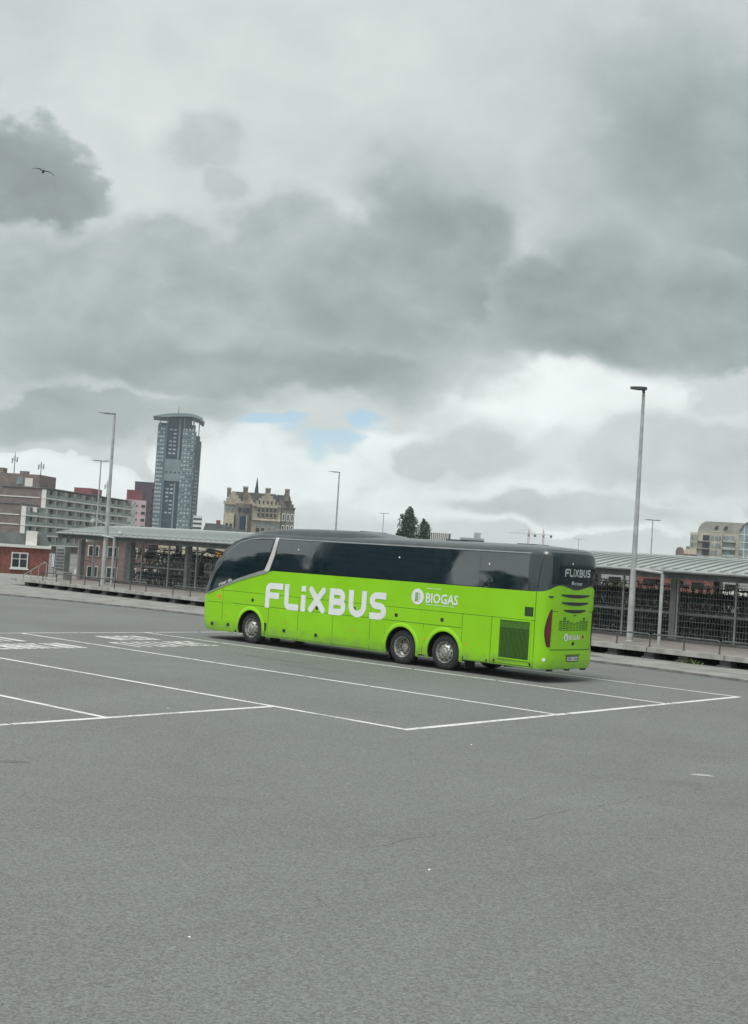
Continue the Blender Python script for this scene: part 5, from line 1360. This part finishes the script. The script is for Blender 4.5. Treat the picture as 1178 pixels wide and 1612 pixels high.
tree(7.2, 351, 12.6, 2.2, 'low dark poplar shoot left of the tall poplar', 'leaf_dk', 5, 2200, .32, 'poplar_tree')
tree(13.9, 352, 15.8, 2.7, 'shorter dark poplar beside the tall one above the coach roof', 'leaf_dk', 2, 4200, .32, 'poplar_tree')
tree(-14.5, 104, 4.8, 2.2, 'green bushy tree behind the shed just left of the coach front', 'leaf', 3, 2600, .13)
tree(-11.2, 106, 4.4, 2.0, 'green bushy tree behind the shed hidden partly by the coach front', 'leaf', 8, 2200, .13)
tree(17.4, 92, 4.9, 2.0, 'green bushy tree behind the shed just right of the coach tail', 'leaf', 4, 2600, .12)
tree(20.2, 95, 4.0, 1.8, 'low green bush behind the shed by the tall right lamp', 'leaf', 6, 2200, .12)
tree(26.0, 96, 3.6, 1.8, 'olive bush in front of the brick warehouse at right', 'leaf', 9, 2000, .12)

for i, (yy, hh) in enumerate(((38.5, 11.5), (46.5, 8.5), (15.5, 12), (5.5, 9), (-2, 8), (33.2, 9))):  # row of unseen trees, added to make the mirrored outline irregular
    tree(-84 + (i % 2) * 2, yy, hh, hh * .3, ('broad', 'narrow', 'low', 'tall', 'round', 'young')[i] + ' unseen tree added before the left offices for coach window reflections', 'leaf', 30 + i, 1500, .38)
def hedge(t0, t1, label, seed):
    rnd = random.Random(seed); o = pobj('hedge', label, 'hedge', t0, 10.75, 0)
    m = MB(); L_ = t1 - t0
    for i in range(int(L_ * 2)): leafcloud(m, (i * .5, rnd.uniform(-.1, .1), 1.1 + rnd.uniform(-.1, .2)), (.55, .4, 1.15), 120, .075, rnd)
    m.build('foliage', 'leaf_dk', o, fix=False)
    MB().box(0, L_, -.06, .06, 0, 1.5).build('stems', 'bark', o)
hedge(-6, 14, 'dark hedge behind the bicycle racks right of the coach', 21)

# ------------------------------------------------------------------ left end of the platform
g = pobj('entrance_gate', 'white portal frame at the left end of the bicycle shed', 'gate', 47.2, 6.4, WZ)
P(g, 'jamb', 'whitepaint', (0, .12, -.06, .06, 0, 2.3)); P(g, 'jamb', 'whitepaint', (1.5, 1.62, -.06, .06, 0, 2.3)); P(g, 'lintel', 'whitepaint', (0, 1.62, -.06, .06, 2.3, 2.55))
m = MB(); 
for i in range(10): m.tube((.2 + i * .135, 0, .1), (.2 + i * .135, 0, 1.1), .012, n=5)
m.box(.12, 1.5, -.02, .02, 1.1, 1.14).box(.12, 1.5, -.02, .02, .08, .12); m.build('gate_bars', 'darksteel', g)
sg = pobj('blue_sign', 'blue and white sign board on a post at the left end of the shed', 'sign', 47.9, 4.0, WZ); P(sg, 'post', 'steel', (-.03, .03, -.03, .03, 0, .9)); P(sg, 'board', 'blue', (-.17, .17, .032, .06, .6, 1.5)); P(sg, 'white_panel', 'whitepaint', (-.12, -.02, .062, .07, .65, 1.45), (.04, .13, .062, .07, .65, 1.45))
cb = pobj('concrete_block', 'pale grey concrete block on the walkway at the left end', 'concrete block', 45.2, 3.0, WZ); MB().box(-.35, .35, -.3, .3, 0, .42).build('block', 'concrete', cb)
MB().box(-.36, .36, -.31, .31, .42, .45).build('cap', 'concrete', cb)
sr = pobj('stair_handrail', 'grey steel stair handrail at the left end of the platform', 'handrail', 46.2, 2.4, .06)
m = MB(); m.path([(0, 0, 0), (0, 0, 1.3), (.2, 0, 1.35), (2.2, 0, .55), (2.4, 0, .5), (2.4, 0, 0)], .03, 6); m.path([(.8, 0, 0), (.8, 0, 1.1)], .025, 6); m.path([(1.6, 0, 0), (1.6, 0, .8)], .025, 6); m.build('rail', 'steel', sr)
for i in range(3): P(sr, 'step', 'concrete', (.1 + i * .5, .6 + i * .5, -1.4, -.1, 0, .34 - i * .11))
nb = pobj('notice_board', 'grey louvred cabinet standing at the left end of the shed', 'cabinet', 48.8, 5.2, WZ); P(nb, 'case', 'colgrey', (-.5, .5, -.2, .2, .1, 1.9)); P(nb, 'louvres', 'rail', *[(-.42, .42, .2, .225, .25 + i * .2, .35 + i * .2) for i in range(8)]); P(nb, 'feet', 'rail', (-.45, -.35, -.15, .15, 0, .1), (.35, .45, -.15, .15, 0, .1))
# white car far behind the fence
car = empty('parked_car', (-39.5, 182, CITY), R_(8), 'white parked car seen through the fence at the left end of the shed', 'car')
cb_ = [(-2.1, .25), (-2.15, .65), (-2.0, .9), (-1.2, .98), (-.6, 1.42), (.8, 1.45), (1.5, 1.0), (2.05, .85), (2.15, .55), (2.1, .25)]
MB().prism(cb_, -.85, .85).build('body', 'whitepaint', car); 
MB().prism([(-1.0, 1.0), (-.55, 1.36), (.75, 1.38), (1.3, 1.0)], -.87, -.852).build('side_glass', 'winpane', car)
for x in (-1.3, 1.35):
    for y in (-.75, .75): MB().lathe([(0, -.1), (.32, -.1), (.32, .1), (0, .1)], 16, 'y', (x, y, .32)).build('wheel', 'tyre', car, smooth=40)

# ------------------------------------------------------------------ gulls
def gull(x, y, z, s, rz, bank, label):
    o = tag(link('gull', None, None, (x, y, z), (0, bank, rz)), label, 'bird'); o.scale = (s, s, s)
    MB().lathe([(.0, -.26), (.045, -.2), (.075, -.05), (.07, .08), (.045, .17), (.04, .21), (.0, .27)], 8).build('body', 'bird', o, smooth=True)
    MB().add([(-.03, -.2, 0), (.03, -.2, 0), (.08, -.36, .0), (-.08, -.36, .0), (0, -.28, .012)], [(0, 1, 4), (1, 2, 4), (2, 3, 4), (3, 0, 4), (3, 2, 1, 0)]).build('tail', 'bird', o)
    for sg_ in (1, -1):
        sec = [(.04, .07, -.10, .03, .02), (.20, .10, -.08, .10, .02), (.36, .08, -.06, .09, .015), (.52, .01, -.09, .02, .01), (.64, -.06, -.12, -.05, .004)]
        vs = []
        for xx, yl, yt, zc, th_ in sec: vs += [(sg_ * xx, yl, zc), (sg_ * xx, (yl + yt) / 2, zc + th_), (sg_ * xx, yt, zc), (sg_ * xx, (yl + yt) / 2, zc - th_)]
        MB().add(vs, [(4 * j + i, 4 * j + (i + 1) % 4, 4 * j + 4 + (i + 1) % 4, 4 * j + 4 + i) for j in range(4) for i in range(4)] + [(0, 1, 2, 3), (19, 18, 17, 16)]).build('wing', 'bird', o)
gull(-19.6, 71, 23.2, 1.0, R_(25), R_(8), 'dark gull gliding in the sky at upper left')
gull(4.2, 300, 47.8, .6, R_(80), 0, 'tiny distant bird in the sky above the middle of the coach')

# ------------------------------------------------------------------ thin moist air over the city
hz = MB().box(-420, 420, -130, 1620, CITY - 1.2, 122).build('haze', 'city', kind='stuff')
hm = bpy.data.materials.new('moist_air'); hm.use_nodes = True
hm.node_tree.nodes.clear()
hv = hm.node_tree.nodes.new('ShaderNodeVolumePrincipled'); hv.inputs['Color'].default_value = (.86, .95, 1.0, 1); hv.inputs['Density'].default_value = .00014
ho = hm.node_tree.nodes.new('ShaderNodeOutputMaterial'); hm.node_tree.links.new(hv.outputs[0], ho.inputs['Volume'])
hz.data.materials[0] = hm
